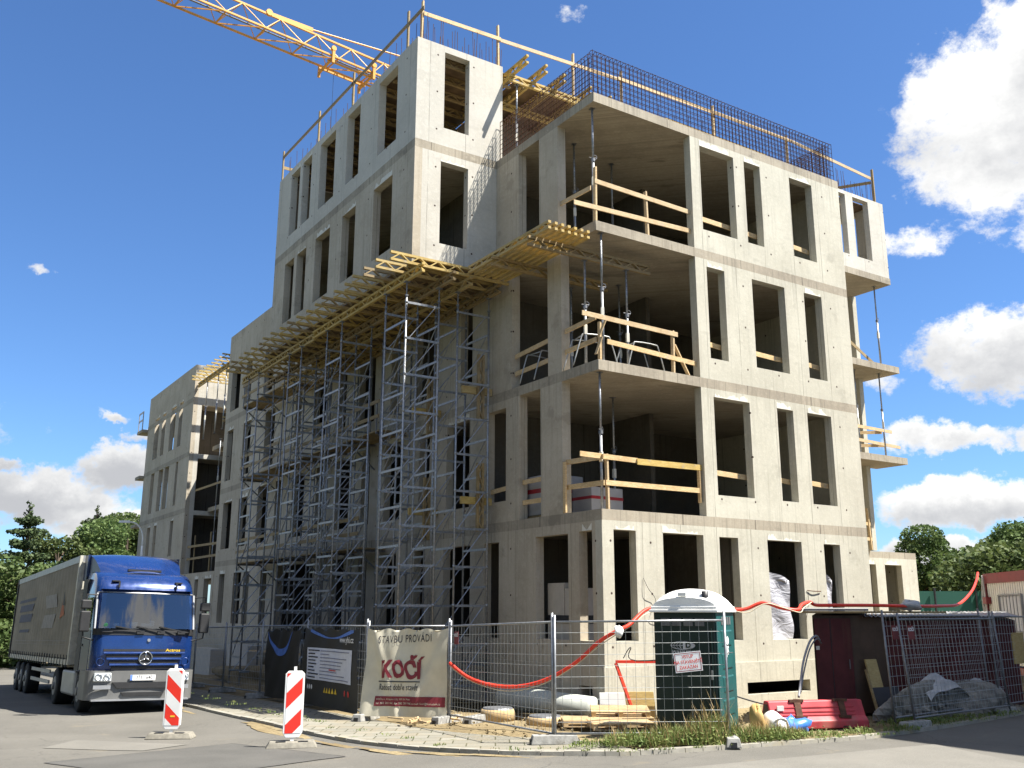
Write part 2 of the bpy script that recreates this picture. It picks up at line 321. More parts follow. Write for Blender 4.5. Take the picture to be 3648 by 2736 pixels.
# darker and paler repair patches in the asphalt
def flat(name,poly,mat,dz,kind='structure'):
    a,b,c,d=[Vector((*q,0)) for q in poly[:4]]
    def fn(u,v):
        q=a.lerp(b,u).lerp(d.lerp(c,u),v); return (q.x,q.y,gz(q.y)+dz+.003)
    mb=MB().grid(24,24,fn); return tag(mb.obj(name,mat,local=True),kind=kind)
M['patch_dark']=patch_mat('dark_asphalt_patch',(.074,.072,.066),(.094,.091,.083)); M['patch_light']=patch_mat('pale_asphalt_patch',(.135,.129,.113),(.16,.152,.133))
M['seam']=simple('tar_seam',(.05,.048,.045),.8)
def seam(poly):
    mb=MB()
    for k in range(len(poly)):
        a,b=Vector((*poly[k],0)),Vector((*poly[(k+1)%len(poly)],0)); n=12; d=(b-a).normalized(); nn=Vector((-d.y,d.x,0)); pr=None
        for j in range(n+1):
            p=a.lerp(b,j/n); w=.010+.012*random.random(); o=nn*random.uniform(-.02,.02); q=(p+o-nn*w,p+o+nn*w)
            if pr: mb.quad(*[(v.x,v.y,gz(v.y)+.009) for v in (pr[0],q[0],q[1],pr[1])])
            pr=q
    tag(mb.obj('road_seam',M['seam'],local=True),kind='structure')
seam([(-11.55,-.2),(-10.45,-3.5),(-7.45,-2.6),(-8.3,.6)])
flat('road_patch',[(-11.55,-.2),(-10.45,-3.5),(-7.45,-2.6),(-8.3,.6)],M['patch_dark'],.006)
flat('road_patch',[(-11.3,2.0),(-9.9,.5),(-9.0,1.0),(-10.6,2.9)],M['patch_light'],.005)
flat('road_patch',[(-9.55,-3.6),(-9.1,-6.0),(-7.2,-6.3),(-8.0,-3.9)],M['patch_light'],.005)
flat('road_patch',[(-5.5,-6.6),(-5.3,-9.5),(.5,-9.8),(1.5,-7.2),(-2.0,-7.0)],M['patch_light'],.004)
rd_=random.Random(31)
for k in range(16):
    i=rd_.randrange(12,len(KL)-34); c=KL[i]-KD[i]*rd_.uniform(.12,.5); a=math.atan2(KD[i].y,KD[i].x)+PI/2; L_,w_=rd_.uniform(.3,1.3),rd_.uniform(.05,.22); n=18; mb=MB()
    mb.quad(*[(c.x+math.cos(a)*L_*math.cos(q)*r-math.sin(a)*w_*math.sin(q)*r,c.y+math.sin(a)*L_*math.cos(q)*r+math.cos(a)*w_*math.sin(q)*r,gz(c.y)+.005+.0006*k) for q,r in [(2*PI*j/n,rd_.uniform(.55,1.1)) for j in range(n)]])
    tag(mb.obj('road_dust',M['sand'],local=True),kind='structure')
# kerb stones with visible gaps, then pavement
kb=MB(); acc=0
for i in range(len(KL)-1):
    a,b=KL[i],KL[i+1]; na,nb=KD[i],KD[i+1]; L=(b-a).length; n=max(1,round(L/1.6))
    for k in range(n):
        t0,t1=k/n+.006/L,(k+1)/n-.006/L; p=a.lerp(b,t0);q=a.lerp(b,t1); np_,nq=na.lerp(nb,t0),na.lerp(nb,t1); h=.065+random.uniform(-.008,.008)
        B=[p,q,q+nq*.16,p+np_*.16]; kb.hexa([(v.x,v.y,gz(v.y)-.1) for v in B],[(p.x+np_.x*.015,p.y+np_.y*.015,gz(p.y)+h),(q.x+nq.x*.015,q.y+nq.y*.015,gz(q.y)+h),(B[2].x,B[2].y,gz(B[2].y)+h),(B[3].x,B[3].y,gz(B[3].y)+h)])
tag(kb.obj('kerb',M['kerb'],local=True),kind='structure')
iw=[i for i,p in enumerate(KL) if p.y<-5.1 and p.x>-4.5][0]
def wid(i):
    p=KL[i]
    return 2.15 if i<iw-1 else (1.5 if i<iw+1 else .9)
band('pavement',.165,lambda i:wid(i),.055,.055,M['paving'],0,iw+4)
# sandy site soil behind the fence
site=MB(); 
for i in range(len(KL)):
    w0=wid(i) if i<iw+4 else .165
    p=KL[i]+KD[i]*w0
    for k in range(8):
        t=k/7
        tgt=Vector((3,max(p.y,4),0)) if p.y>2 else Vector((4,4,0)).lerp(p,0)
        if i>iw+6: tgt=Vector((p.x+2,30,0))
        q=p.lerp(tgt,t); zz=.045+(.05*math.sin(q.x*2.1+q.y*1.3)*math.sin(q.y*1.9) if 0<k else 0)
        site.v.append((q.x,q.y,gz(q.y)+zz))
for i in range(len(KL)-1):
    for k in range(7):
        a=i*8+k; site.f.append((a,a+8,a+9,a+1))
tag(site.obj('site_soil',M['sand'],local=True,smooth=True),kind='structure')
# a house across the street, to the right of the camera: it throws the shade on the lower right
def neighbour():
    t=thing('house','pale rendered block of flats across the street on the right','house',(12,-16,0))
    hm=simple('house_render',(.52,.47,.38),.9,var=.08,scale=2); rm=simple('roof_tile',(.16,.15,.14),.8,var=.2,scale=4)
    MB().box(7.9,-26,-.3,17.5,-9.3,14.6).obj('wall',hm,t)
    MB().box(7.5,-26.4,14.6,17.9,-8.9,15.0).obj('roof',rm,t)
    for k in range(3):
        for j in range(4):
            w=MB().box(9+3*k,-9.32,1+3.4*j,10.4+3*k,-9.26,2.7+3.4*j).obj('window',M['dark'],t); MB().box(8.9+3*k,-9.3,.9+3.4*j,10.5+3*k,-9.15,.99+3.4*j).obj('sill',M['white'],w)
neighbour()
# ---------------------------------------------------------------- the concrete shell
Z=[.97,4.595,8.27,11.94,15.57,18.87]; T=.262
BLD=thing('concrete_building','unfinished grey concrete building shell with open window holes','building',(0,0,0))
def wallmesh(ax,at,u0,u1,z0,z1,op=(),th=.25,inw=1,mb=None):
    mb=mb or MB(); us=sorted({u0,u1,*[o[0] for o in op],*[o[1] for o in op]}); zs=sorted({z0,z1,*[o[2] for o in op],*[o[3] for o in op]})
    us=[u for u in us if u0<=u<=u1]; zs=[z for z in zs if z0<=z<=z1]
    P=(lambda u,d,z:(u,at+inw*d,z)) if ax=='y' else (lambda u,d,z:(at+inw*d,u,z))
    hole=lambda i,j: any(o[0]<=us[i]+1e-6 and us[i+1]<=o[1]+1e-6 and o[2]<=zs[j]+1e-6 and zs[j+1]<=o[3]+1e-6 for o in op)
    nu,nz=len(us)-1,len(zs)-1; sol=[[not hole(i,j) for j in range(nz)] for i in range(nu)]
    S=lambda i,j: 0<=i<nu and 0<=j<nz and sol[i][j]
    for i in range(nu):
        for j in range(nz):
            if not sol[i][j]: continue
            a,b,c,d=us[i],us[i+1],zs[j],zs[j+1]
            mb.quad(P(a,0,c),P(b,0,c),P(b,0,d),P(a,0,d)); mb.quad(P(b,th,c),P(a,th,c),P(a,th,d),P(b,th,d))
            if not S(i-1,j): mb.quad(P(a,0,c),P(a,0,d),P(a,th,d),P(a,th,c))
            if not S(i+1,j): mb.quad(P(b,0,c),P(b,th,c),P(b,th,d),P(b,0,d))
            if not S(i,j-1): mb.quad(P(a,0,c),P(a,th,c),P(b,th,c),P(b,0,c))
            if not S(i,j+1): mb.quad(P(a,0,d),P(b,0,d),P(b,th,d),P(a,th,d))
    return mb
def lintels(ax,at,op,out,p=.72):
    rnd=random.Random(int(abs(at)*10)+len(op)*7+int(op[0][3]*10))
    for o in op:
        if rnd.random()>p: continue
        u=o[0]+rnd.uniform(-.02,.06); top=[];w=o[1]-o[0]; u1=o[1]-rnd.uniform(0,.15*w)
        pts=[]; k=u; hh=rnd.uniform(.08,.2)
        while k<u1:
            hh=min(.15,max(.0,hh+rnd.uniform(-.09,.08))); pts.append((k,o[3]+.025+hh)); k+=rnd.choice((.012,.02,.03,.05,.1))
        P=(lambda a,b,d:(a,at+out*d,b)) if ax=='y' else (lambda a,b,d:(at+out*d,a,b))
        mb=MB()
        for (a,b),(c,d) in zip(pts,pts[1:]): mb.hexa([P(a,o[3]+.004,-.01),P(c,o[3]+.004,-.01),P(c,d,-.01),P(a,b,-.01)],[P(a,o[3]+.004,.006),P(c,o[3]+.004,.006),P(c,d,.006),P(a,b,.006)])
        if mb.v: mb.obj('lintel_patch',M['patch'],BLD)
def wall(ax,at,u0,u1,z0,z1,op=(),mat='wall',th=.25,inw=1,lint=True):
    o=wallmesh(ax,at,u0,u1,z0,z1,op,th,inw).obj('facade_wall',M[mat],BLD)
    if lint and op: lintels(ax,at,[q for q in op if q[3]<z1-.05],-inw)
    return o
X1=9.84
# street side wall (sunny): plinth and four storeys
wall('y',-.035,-.035,X1+.03,-1.2,.97,[(4.55,6.9,.18,.47),(7.17,8.7,.18,.47)],th=.3,lint=False)
wall('y',0,0,X1,.97,Z[1]-T,[(.35,1.04,1.54,4.12),(1.91,3.28,1.54,4.11),(3.84,4.52,1.51,4.09),(5.62,6.97,1.50,4.08),(7.89,8.58,1.5,4.06)])
wall('y',0,3.43,X1,Z[1],Z[2]-T,[(3.88,5.24,5.17,7.79),(6.33,6.99,5.17,7.77),(7.59,8.63,5.16,7.78)])
wall('y',0,3.43,X1,Z[2],Z[3]-T,[(3.85,4.53,8.86,11.47),(5.62,6.98,8.85,11.46),(7.82,8.61,8.85,11.46)])
wall('y',0,3.43,X1,Z[3],Z[4]-T,[(3.79,5.14,12.56,15.10),(5.57,6.24,12.56,15.10),(7.52,8.54,12.56,15.10)])
# left side wall (shade)
LW=lambda ls,zb,zt:[(a,b,zb,zt) for a,b in ls]
wall('x',-.035,.265,31.6,-2.5,.97,[(.42,.93,.2,.53),(26.2,27.2,-.1,.5)],'wall_shade',th=.3,lint=False)
wall('x',0,.25,31.6,.97,Z[1]-T,LW([(.38,.90)],1.54,4.11)+LW([(1.35,2.76)],1.54,4.09)+LW([(4.55,5.35),(6.1,7.7),(8.9,9.6),(10.9,12.0),(13.2,13.9),(15.2,16.5)],1.5,4.06)+LW([(18.2,22.2)],.97,4.05)+LW([(23.6,24.4),(26.0,26.8),(27.2,28.35),(29.8,30.7)],1.6,3.95),'wall_shade')
wall('x',0,5.2,31.6,Z[1],Z[2]-T,LW([(6.2,7.6),(8.7,9.4),(10.7,12.0),(13.2,13.9),(15,16.4),(17.6,18.3),(19.6,21),(22.4,23.1),(24.2,25.5)],5.17,7.78)+LW([(27,28.3),(29.44,30.86)],5.17,7.5),'wall_shade')
wall('x',0,4.5,31.6,Z[2],Z[3]-T,LW([(6.1,6.8),(8.4,9.8),(11,11.7),(13,14.4),(15.6,16.3),(17.6,18.9),(20.4,21.1)],8.85,11.4)+LW([(23.74,25.06),(27.17,28.35),(30.03,31.0)],8.62,11.25),'wall_shade')
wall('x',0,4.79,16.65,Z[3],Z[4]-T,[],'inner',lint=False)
wall('x',0,16.9,31.6,Z[3],16.47,LW([(18.2,19.5),(21.5,22.2),(24.4,25.7),(27.6,28.5),(29.42,30.9)],12.25,14.42),'wall_shade')
# columns of the open corner rooms
def col(y0,y1,k):
    MB().box(0,y0,Z[k],.27,y1,Z[k+1]-T).obj('column',M['wall_shade'],BLD)
for k,cs in((1,[(1.55,2.51),(3.54,4.21)]),(2,[(1.53,2.15),(3.91,4.5)]),(3,[(1.63,2.52),(3.57,4.4)])):
    for a,b in cs: col(a,b,k)
wall('x',0,4.21,5.2,Z[1],Z[2]-T,[(4.21,5.2,5.17,7.78)],'wall_shade',lint=False)
wall('x',0,4.4,4.79,Z[3],Z[4]-T,[],'wall_shade',lint=False)
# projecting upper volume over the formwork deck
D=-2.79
wall('x',D,4.79,16.65,Z[3],Z[4]-T,LW([(6.22,7.55),(8.92,10.0),(11.05,12.37),(13.24,14.18),(14.47,15.43)],12.62,14.98),'wall_shade')
wall('x',D,4.79,16.65,Z[4],Z[5],LW([(6.08,7.42),(8.85,9.9),(10.93,12.32),(13.16,14.05),(14.35,15.27)],16.08,18.6),'wall_new')
wall('y',4.79,D+.25,0,Z[3],Z[4]-T,[(-1.93,-1.0,12.49,15.05)],'wall_new')
wall('y',4.79,D+.25,.2,Z[4],Z[5],[(-1.86,-1.0,16.15,18.66)],'wall_new')
wall('y',16.65,D+.25,14,Z[4],Z[5],[(1,2.2,16.1,18.6)],'wall_shade',inw=-1,lint=False); wall('y',16.65,D+.25,0,Z[3],Z[4]-T,[],'wall_shade',inw=-1)
# right-hand part of the top storey, cantilevered, and the recessed wing beneath
wall('y',4.8,13.5,19.15,Z[4],Z[5],[(14.4,15.4,16.13,18.7),(16.22,16.7,16.13,18.72),(17.17,18.15,16.13,18.72)],'wall_new')
wall('x',19.15,5.05,12,Z[4],Z[5],[(6.0,7.0,16.1,18.7)],'wall_new',inw=-1)
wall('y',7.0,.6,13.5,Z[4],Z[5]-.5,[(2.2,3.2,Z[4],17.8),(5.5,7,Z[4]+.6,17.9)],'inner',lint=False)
for k in range(1,4):
    wall('y',6.95,X1+.01,19.3,Z[k],Z[k+1]-T,[(11,12.4,Z[k]+.6,Z[k+1]-.6),(14,14.7,Z[k]+.6,Z[k+1]-.6),(16.5,19.0,Z[k]+.02,Z[k+1]-.5)],'wall',lint=False)
wall('y',6.95,X1+.01,22.3,-1,Z[1]-T,[(12,13.3,1.6,4.07),(18.75,19.6,1.6,4.07),(20.17,21.27,1.6,4.07)],'wall')
wall('x',22.3,7.2,14,-1,Z[1]-T,[],'wall',inw=-1)
wall('x',X1,.25,6.95,-1,.97,[],'wall',inw=-1)
for k in range(4): wall('x',X1,.25,6.95,Z[k]+(0 if k else 0),Z[k+1]-T,[],'wall',inw=-1,lint=False)
# floor slabs
def slab(bx,mat='slab'):
    mb=MB()
    for q in bx: mb.box(*q)
    return mb.obj('floor_slab',M[mat],BLD)
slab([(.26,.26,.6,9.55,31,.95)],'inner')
for k in range(1,5):
    z1=Z[k]; z0=z1-T; bx=[(0,0,z0,X1,6.95,z1),(0,6.95,z0,19.3,18,z1),(0,18,z0,13,31.6,z1)]
    if k==1: bx+=[(19.3,6.95,z0,22.3,14,z1)]
    if k==2: bx+=[(15,5.47,z0,20.2,6.95,z1)]
    if k==3: bx+=[(15,5.12,z0,19.7,6.95,z1),(D,4.79,z0,0,16.65,z1)]
    if k==4: bx+=[(X1,4.8,z0,19.2,6.95,z1),(D,4.79,z0,0,16.65,z1)]
    if k==4: bx[2]=(.25,18,z0,13,31.6,z1); bx[1]=(0.0,6.95,z0,19.3,16.9,z1); bx.append((.25,16.9,z0,13,18,z1))
    slab(bx)
# inner partitions
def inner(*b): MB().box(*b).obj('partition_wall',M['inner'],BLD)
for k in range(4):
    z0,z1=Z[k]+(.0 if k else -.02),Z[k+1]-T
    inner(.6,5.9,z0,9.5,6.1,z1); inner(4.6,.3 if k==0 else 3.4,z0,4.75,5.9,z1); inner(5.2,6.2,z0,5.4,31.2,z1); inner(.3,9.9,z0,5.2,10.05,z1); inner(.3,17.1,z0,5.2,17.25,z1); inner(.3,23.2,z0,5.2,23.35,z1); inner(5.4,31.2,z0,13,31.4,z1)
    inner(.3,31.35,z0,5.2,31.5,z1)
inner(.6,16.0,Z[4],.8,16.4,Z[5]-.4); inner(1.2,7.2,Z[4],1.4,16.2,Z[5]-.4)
# far block beyond the recess, with its own parapet
ZL=[.6,4.15,7.8,11.1,14.35]
wall('x',-.02,31.6,50,-2.5,4.15,LW([(32.0,33.3),(34.4,35.1),(36.4,37.1),(39.5,40.3),(42,43.2),(45,46)],1.2,3.8),'wall_shade')
wall('x',0,38.4,50,4.15,16.45,LW([(40.85,41.6),(45,45.75),(46.7,47.6)],5.3,7.4)+LW([(40.85,41.4),(43.05,44.15),(44.55,45.7),(46.9,47.8)],8.3,10.95)+LW([(40.78,41.6),(42.45,43.7),(45.0,45.9),(46.74,47.95)],11.9,14.66),'wall_shade',lint=True)
wall('y',38.4,.25,13,4.15,16.45,[(.5,4.8,4.2,7.55),(.5,4.8,7.81,10.85),(.5,4.8,11.11,14.05)],'wall_new',lint=False); MB().box(.3,40.3,4.2,7,40.5,14.1).obj('partition_wall',M['inner'],BLD); wall('y',50,.25,7,4.15,14.3,[(.9,2.6,8.3,10.95),(.9,2.6,11.8,14.2)],'wall_shade',inw=-1)
for z in ZL[1:]: MB().box(.26,38.66,z-.25,7,49.7,z).obj('floor_slab',M['slab'],BLD)
for z in (7.8,11.1): MB().box(-.3,50.0,z-.2,2,51.3,z).obj('floor_slab',M['slab'],BLD)
MB().box(-.4,50.0,14.1,2,51.5,14.3).obj('floor_slab',M['slab'],BLD)
# bands of the floor slabs in the far block's wall, standing a little proud
for z in ZL[1:]: MB().box(-.012,38.42,z-.13,.02,50,z+.13).obj('slab_edge',M['slab'],BLD)
# the recess between the blocks: set back slabs and a dark rear wall
for z in (4.3,8.0,11.6): MB().box(1.3,31.65,z-.25,6,38.4,z).obj('floor_slab',M['slab'],BLD)
MB().box(5.0,31.65,3.5,5.2,38.4,15.6).obj('partition_wall',M['inner'],BLD)
MB().box(.02,31.65,3.95,1.3,38.35,4.15).obj('floor_slab',M['slab'],BLD)
# balcony edge columns under the recess of the right wing
MB().box(19.05,6.6,Z[1],19.3,6.94,Z[4]-T).obj('column',M['wall'],BLD)
# starter bars standing out of the unfinished wall tops
sb=MB().tube([(0,0,-.05),(.004,.006,.45),(0,.012,.9)],.009,5); SBM=sb.obj('starter_bar',M['rust'],BLD); SBM.location=(-2.66,4.9,Z[5])
pos=[]
rs_=random.Random(3)
for k in range(24): pos.append((D+.13+rs_.uniform(-.06,.06),5.1+.48*k+rs_.uniform(-.1,.1),Z[5],rs_.choice([.5,.6,.7,.8])))
for k in range(22): pos.append((-2.5+.13*k+rs_.uniform(-.04,.04),4.92+rs_.uniform(-.07,.07),Z[5],rs_.choice([.35,.5,.75,.85])))
for q in (-2.55,-2.45,-1.97,-1.9,-.8,-.72,-.1,.05): pos.append((q,4.9,Z[5],1.05))
for k in range(20): pos.append((16.3+.14*k,4.92+rs_.uniform(-.06,.06),Z[5],rs_.choice([.3,.5,.7]) if k<14 else .95))
for q in (16.5,16.62,16.8,16.95): pos.append((q,4.95,Z[5],1.1))
for k in range(14): pos.append((.45+.55*k,.34+rs_.uniform(-.03,.03),Z[4],rs_.choice([.5,.7])))
for x,y,z,s in pos:
    o=SBM.copy(); COL.objects.link(o); o.location=(x,y,z); o.scale=(1,1,s); o.rotation_euler=(rs_.uniform(-.04,.04),rs_.uniform(-.04,.04),rs_.uniform(0,6))
# ---------------------------------------------------------------- formwork beams (lattice girders of timber)
def lattice(L,h=.29,w=.085,c=.068):
    mb=MB(); mb.box(0,-w/2,h-c,L,w/2,h); mb.box(0,-w/2,0,L,w/2,c)
    n=max(2,round(L/.30)); s=L/n
    for k in range(n):
        x0=k*s; z0,z1=(c*.6,h-c*.6) if k%2==0 else (h-c*.6,c*.6); mb.beam((x0+.02,0,z0),(x0+s-.02,0,z1),.034,.09,(0,1,0))
    return mb
BE={}
def fbeam(name,p,L,rz,label,group,mat='yellow_beam',h=.27):
    k=(round(L,2),mat,h)
    if k not in BE:
        o=lattice(L,h).obj(name,M[mat],local=True); BE[k]=o
    else:
        o=BE[k].copy(); COL.objects.link(o); o.name=name
    o.location=p; o.rotation_euler=(0,0,rz); tag(o,label,'formwork beam',group); return o
zt=Z[3]-T-.03
GJ='cross beams of the long formwork deck'
for k in range(20):
    y=4.11+.775*k
    if k==0: lb='yellow lattice beam forming the near front edge of the long formwork deck'
    elif k==19: lb='yellow lattice beam at the far left end of the long formwork deck'
    else: lb='%s yellow cross beam behind the front edge of the long formwork deck'%ORD[k-1]
    o=fbeam('formwork_beam',(-3.8+random.uniform(-.07,.06),y,zt-.27),3.77,0,lb,GJ,'yellow_beam' if k%4!=2 else 'beam_old')
for i,x in enumerate((-2.95,-1.92,-1.3,-.28)):
    w=('outermost','second outermost','second innermost','innermost')[i]
    for j,(y0,L) in enumerate(((3.75,7.9),(11.7,7.8))):
        fbeam('formwork_beam',(x+.085*j,y0+(.12*i if j==0 else 0),zt-.545),L,PI/2,'%s lengthwise bearer under the formwork deck, %s length'%(w,('near','far')[j]),'lengthwise bearers under the long formwork deck','beam_old' if i%2 else 'yellow_beam')
tag(MB().box(-2.9,4.3,zt-.0,-.03,16.9,zt+.022).obj('formwork_plywood',M['ply']),'dark plywood sheeting laid over the long formwork deck','plywood')
# short deck at the corner of the third floor
for k in range(7):
    fbeam('formwork_beam',(-1.42+.2*k,.03,zt-.25),3.9,PI/2,('yellow beam at the outer edge of the short corner deck' if k==0 else '%s yellow beam in from the outer edge of the short corner deck'%ORD[k-1]),'closely laid beams of the short corner deck',h=.22)
for j,(y,x0,L) in enumerate(((.70,-1.62,4.0),(2.42,-1.62,3.9))):
    fbeam('formwork_beam',(x0,y,zt-.52),L,0,('front','rear')[j]+' weathered bearer beneath the short corner deck','bearers under the short corner deck','beam_old')
# roof formwork of the top storey
tag(MB().box(-2.53,5.05,Z[5]-.03,.9,16.39,Z[5]-.005).obj('formwork_plywood',M['ply']),'dark plywood roof sheeting over the projecting top storey','plywood')
tag(MB().box(.95,5.3,Z[5]-.03,19,12,Z[5]-.005).obj('formwork_plywood',M['ply']),'dark plywood roof sheeting behind the roof terrace','plywood')
for k in range(13):
    fbeam('formwork_beam',(-2.5,5.3+.85*k,Z[5]-.32),3.3,0,('roof beam nearest the front inside the projecting top storey' if k==0 else '%s roof beam from the front inside the projecting top storey'%ORD[k]),'roof beams inside the projecting top storey','beam_old')
for k,x in enumerate((.45,1.25,2.05,3.2,4.1)):
    fbeam('formwork_beam',(x,3.75+.12*k,Z[5]-.33),3.9,PI/2,'%s yellow beam jutting over the roof terrace, from the tall corner block'%ORD[k],'beams jutting over the roof terrace','yellow_beam',h=.3)
for j,y in enumerate((4.55,6.1)):
    fbeam('formwork_beam',(.32,y,Z[5]-.58),4.6,0,('front','rear')[j]+' bearer under the beams jutting over the roof terrace','bearers above the roof terrace','yellow_beam',h=.24)
for k in range(8):
    fbeam('formwork_beam',(5.2+1.7*k,5.35,Z[5]-.33),3.9,PI/2,'%s roof beam behind the roof terrace reinforcement, counted from the left'%ORD[k],'roof beams behind the roof terrace','beam_old',h=.3)
fbeam('formwork_beam',(7.2,5.05,19.15),5.2,0,'long yellow beam lying on the roof behind the reinforcement cage','beams on the roof','yellow_beam',h=.2)
# formwork of the recess between the two left blocks
for k in range(9):
    fbeam('formwork_beam',(-.35+.05*(k%2),31.85+.75*k,15.35),3.0,0,('yellow cross beam over the dark recess, nearest the scaffold' if k==0 else '%s yellow cross beam over the dark recess from the scaffold side'%ORD[k]),'beams over the dark recess')
fbeam('formwork_beam',(.2,31.65,15.05),6.7,PI/2,'long yellow bearer over the dark recess between the blocks','beams over the dark recess')
fbeam('formwork_beam',(-.1,31.75,11.9),4.5,0,'yellow beam lying low in the dark recess above the white slab','beams over the dark recess')
# the two upright girders hung at the slab edges behind the near towers
for j,(y,z0) in enumerate(((4.86,7.5),(4.84,4.35),(7.9,7.4),(8.0,4.3))):
    o=lattice(1.9,.22).obj('formwork_beam',M['beam_old'],local=True); o.location=(-.34,y,z0); o.rotation_euler=(0,-PI/2,0)
    tag(o,'weathered girder hung upright at the %s floor edge behind the %s tower'%(('third','second')[j%2],('near inner','next inner')[j//2]),'formwork beam','upright girders at the slab edges')
    b=MB().box(-1.0,y-.05+.12,z0+.75,-.02,y+.05+.12,z0+.95).obj('timber_block',M['yellow_beam']); tag(b,'short timber packed behind the girder hung at the %s floor edge, %s tower'%(('third','second')[j%2],('near inner','next inner')[j//2]),'timber block','timber packing behind the upright girders')
# ---------------------------------------------------------------- steel props
def prop_parts(t,h):
    z1=h*.56
    MB().cyl((0,0,.01),(0,0,z1),.036,10).obj('outer_tube',M['galv'],t,True,True)
    it=MB().cyl((0,0,z1),(0,0,h-.012),.028,10)
    it.obj('inner_tube',M['galv'],t,True,True)
    pb=MB()
    for k in range(12):
        z=z1+.12+k*.11
        if z<h-.1: pb.box(-.006,-.031,z,.006,-.0265,z+.02)
    pb.obj('pin_hole_row',M['dark'],t,False,True)
    c=MB().cyl((0,0,z1-.06),(0,0,z1+.02),.055,12); c.ring((.05,0,z1+.07),.06,.008,'y',12,5); c.cyl((-.1,0,z1+.05),(.1,0,z1+.05),.008,5)
    c.obj('collar',M['galv_dull'],t,False,True)
    MB().box(-.07,-.07,0,.07,.07,.012).obj('base_plate',M['galv_dull'],t,False,True); MB().box(-.07,-.07,h-.012,.07,.07,h).obj('head_plate',M['galv_dull'],t,False,True)
    MB().box(-.038,-.0385,z1-.75,.038,.0385,z1-.5).obj('paper_label',M['patch'],t,False,True)
def prop(x,y,z0,z1,label,group=None,lean=(0,0)):
    t=thing('steel_prop',label,'steel prop',(x,y,z0),0,group); prop_parts(t,z1-z0); t.rotation_euler=(lean[0],lean[1],random.uniform(-.6,.6)); return t
GP='steel props of the open corner rooms'
prop(.2,.22,Z[1],Z[2]-T,'steel prop on the corner of the second floor balcony, beneath the third floor',GP)
prop(.25,.12,Z[2],Z[3]-T,'front steel prop on the corner of the third floor balcony',GP)
prop(.2,.76,Z[2],zt-.52,'steel prop carrying the short corner deck beside the corner prop',GP)
prop(1.58,.74,Z[2],zt-.52,'steel prop carrying the inner end of the short corner deck',GP)
prop(.22,.34,Z[3],Z[4]-T,'steel prop on the corner of the topmost open balcony',GP)
prop(2.3,2.3,Z[1],Z[2]-T,'steel prop set back in the middle of the second floor room',GP)
prop(3.2,3.0,Z[2],Z[3]-T,'steel prop set back deep in the third floor room',GP)
prop(1.2,2.7,Z[2],zt-.52,'thin steel prop in the dark behind the short deck props',GP)
prop(1.0,2.2,Z[3],Z[4]-T,'left steel prop deep inside the topmost open balcony room',GP)
prop(2.7,2.6,Z[3],Z[4]-T,'right steel prop deep inside the topmost open balcony room',GP)
prop(.62,4.62,Z[4]+.02,Z[5]-.58,'steel prop holding the yellow beams over the roof terrace','steel props of the roof terrace')
GR='steel props of the right hand balconies'
prop(18.78,5.3,Z[3],Z[4]-T,'tall prop under the cantilevered top storey at the right',GR)
prop(17.62,5.75,Z[2],Z[3]-T,'prop nearer the wall on the middle right balcony',GR)
prop(19.0,5.6,Z[2],Z[3]-T,'outer prop on the middle right balcony against the sky',GR)
prop(19.0,6.95,Z[1],Z[2]-T,'lowest prop on the annex roof at the right',GR)
GX='steel props in the dark recess'
for k,(x,y,z0,z1,l) in enumerate(((.25,32.9,11.7,15.05,'left prop under the recess beams'),(.25,34.4,11.7,15.05,'middle prop under the recess beams'),(.25,36.6,11.7,15.05,'right prop under the recess beams'),(.9,35.4,8.0,11.6,'long prop in the middle storey of the dark recess'),(.9,35.4,4.3,8.0,'long prop in the lower storey of the dark recess'))): prop(x,y,z0,z1,l,GX)
prop(-1.5,7.0,Z[4],Z[5]-.33,'steel prop seen through the nearest top storey window of the shaded side')
# ---------------------------------------------------------------- shoring towers
def tower(x,y,dx,dy,z0,z1,label):
    t=thing('shoring_tower',label,'scaffold tower',(x,y,z0),0,'shoring towers under the formwork deck'); H=z1-z0
    C4=[(0,0),(dx,0),(dx,dy),(0,dy)]
    for a,b in C4:
        p=MB().cyl((a,b,.3),(a,b,H-.45),.031,8)
        for k in range(int((H-.8)/1.02)+1): p.cyl((a,b,.42+1.02*k),(a,b,.5+1.02*k),.040,8)
        p.obj('post',M['galv'],t,True,True)
        j=MB().cyl((a,b,0.02),(a,b,.3),.018,6); j.box(a-.07,b-.07,0,a+.07,b+.07,.015); j.cyl((a,b,.2),(a,b,.24),.05,8); j.obj('base_jack',M['galv_dull'],t,False,True)
        h=MB().cyl((a,b,H-.45),(a,b,H-.02),.018,6); h.box(a-.07,b-.07,H-.02,a+.07,b+.07,H); h.cyl((a,b,H-.42),(a,b,H-.38),.05,8); h.obj('head_jack',M['galv_dull'],t,False,True)
    lift=1.02; n=int((H-1.0)/lift)
    for i in range(4):
        a=Vector((*C4[i],0)); b=Vector((*C4[(i+1)%4],0)); d=(b-a); off=.0 if i%2==0 else .5
        for k in range(n+1):
            z=.45+k*lift+off
            if z>H-.5: continue
            e=Vector((0,0,z)); MB().beam(a+e,b+e,.03,.062).obj('rung',M['galv'],t,False,True)
            if k<n and z+lift<H-.45:
                q0,q1=(a+d*.1,a+d*.9) if i in(0,3) else (a+d*.9,a+d*.1)
                MB().cyl(q0+e,q1+Vector((0,0,z+lift)),.016,6).obj('diagonal_brace',M['galv'],t,False,True)
    return t
zb=zt-.545
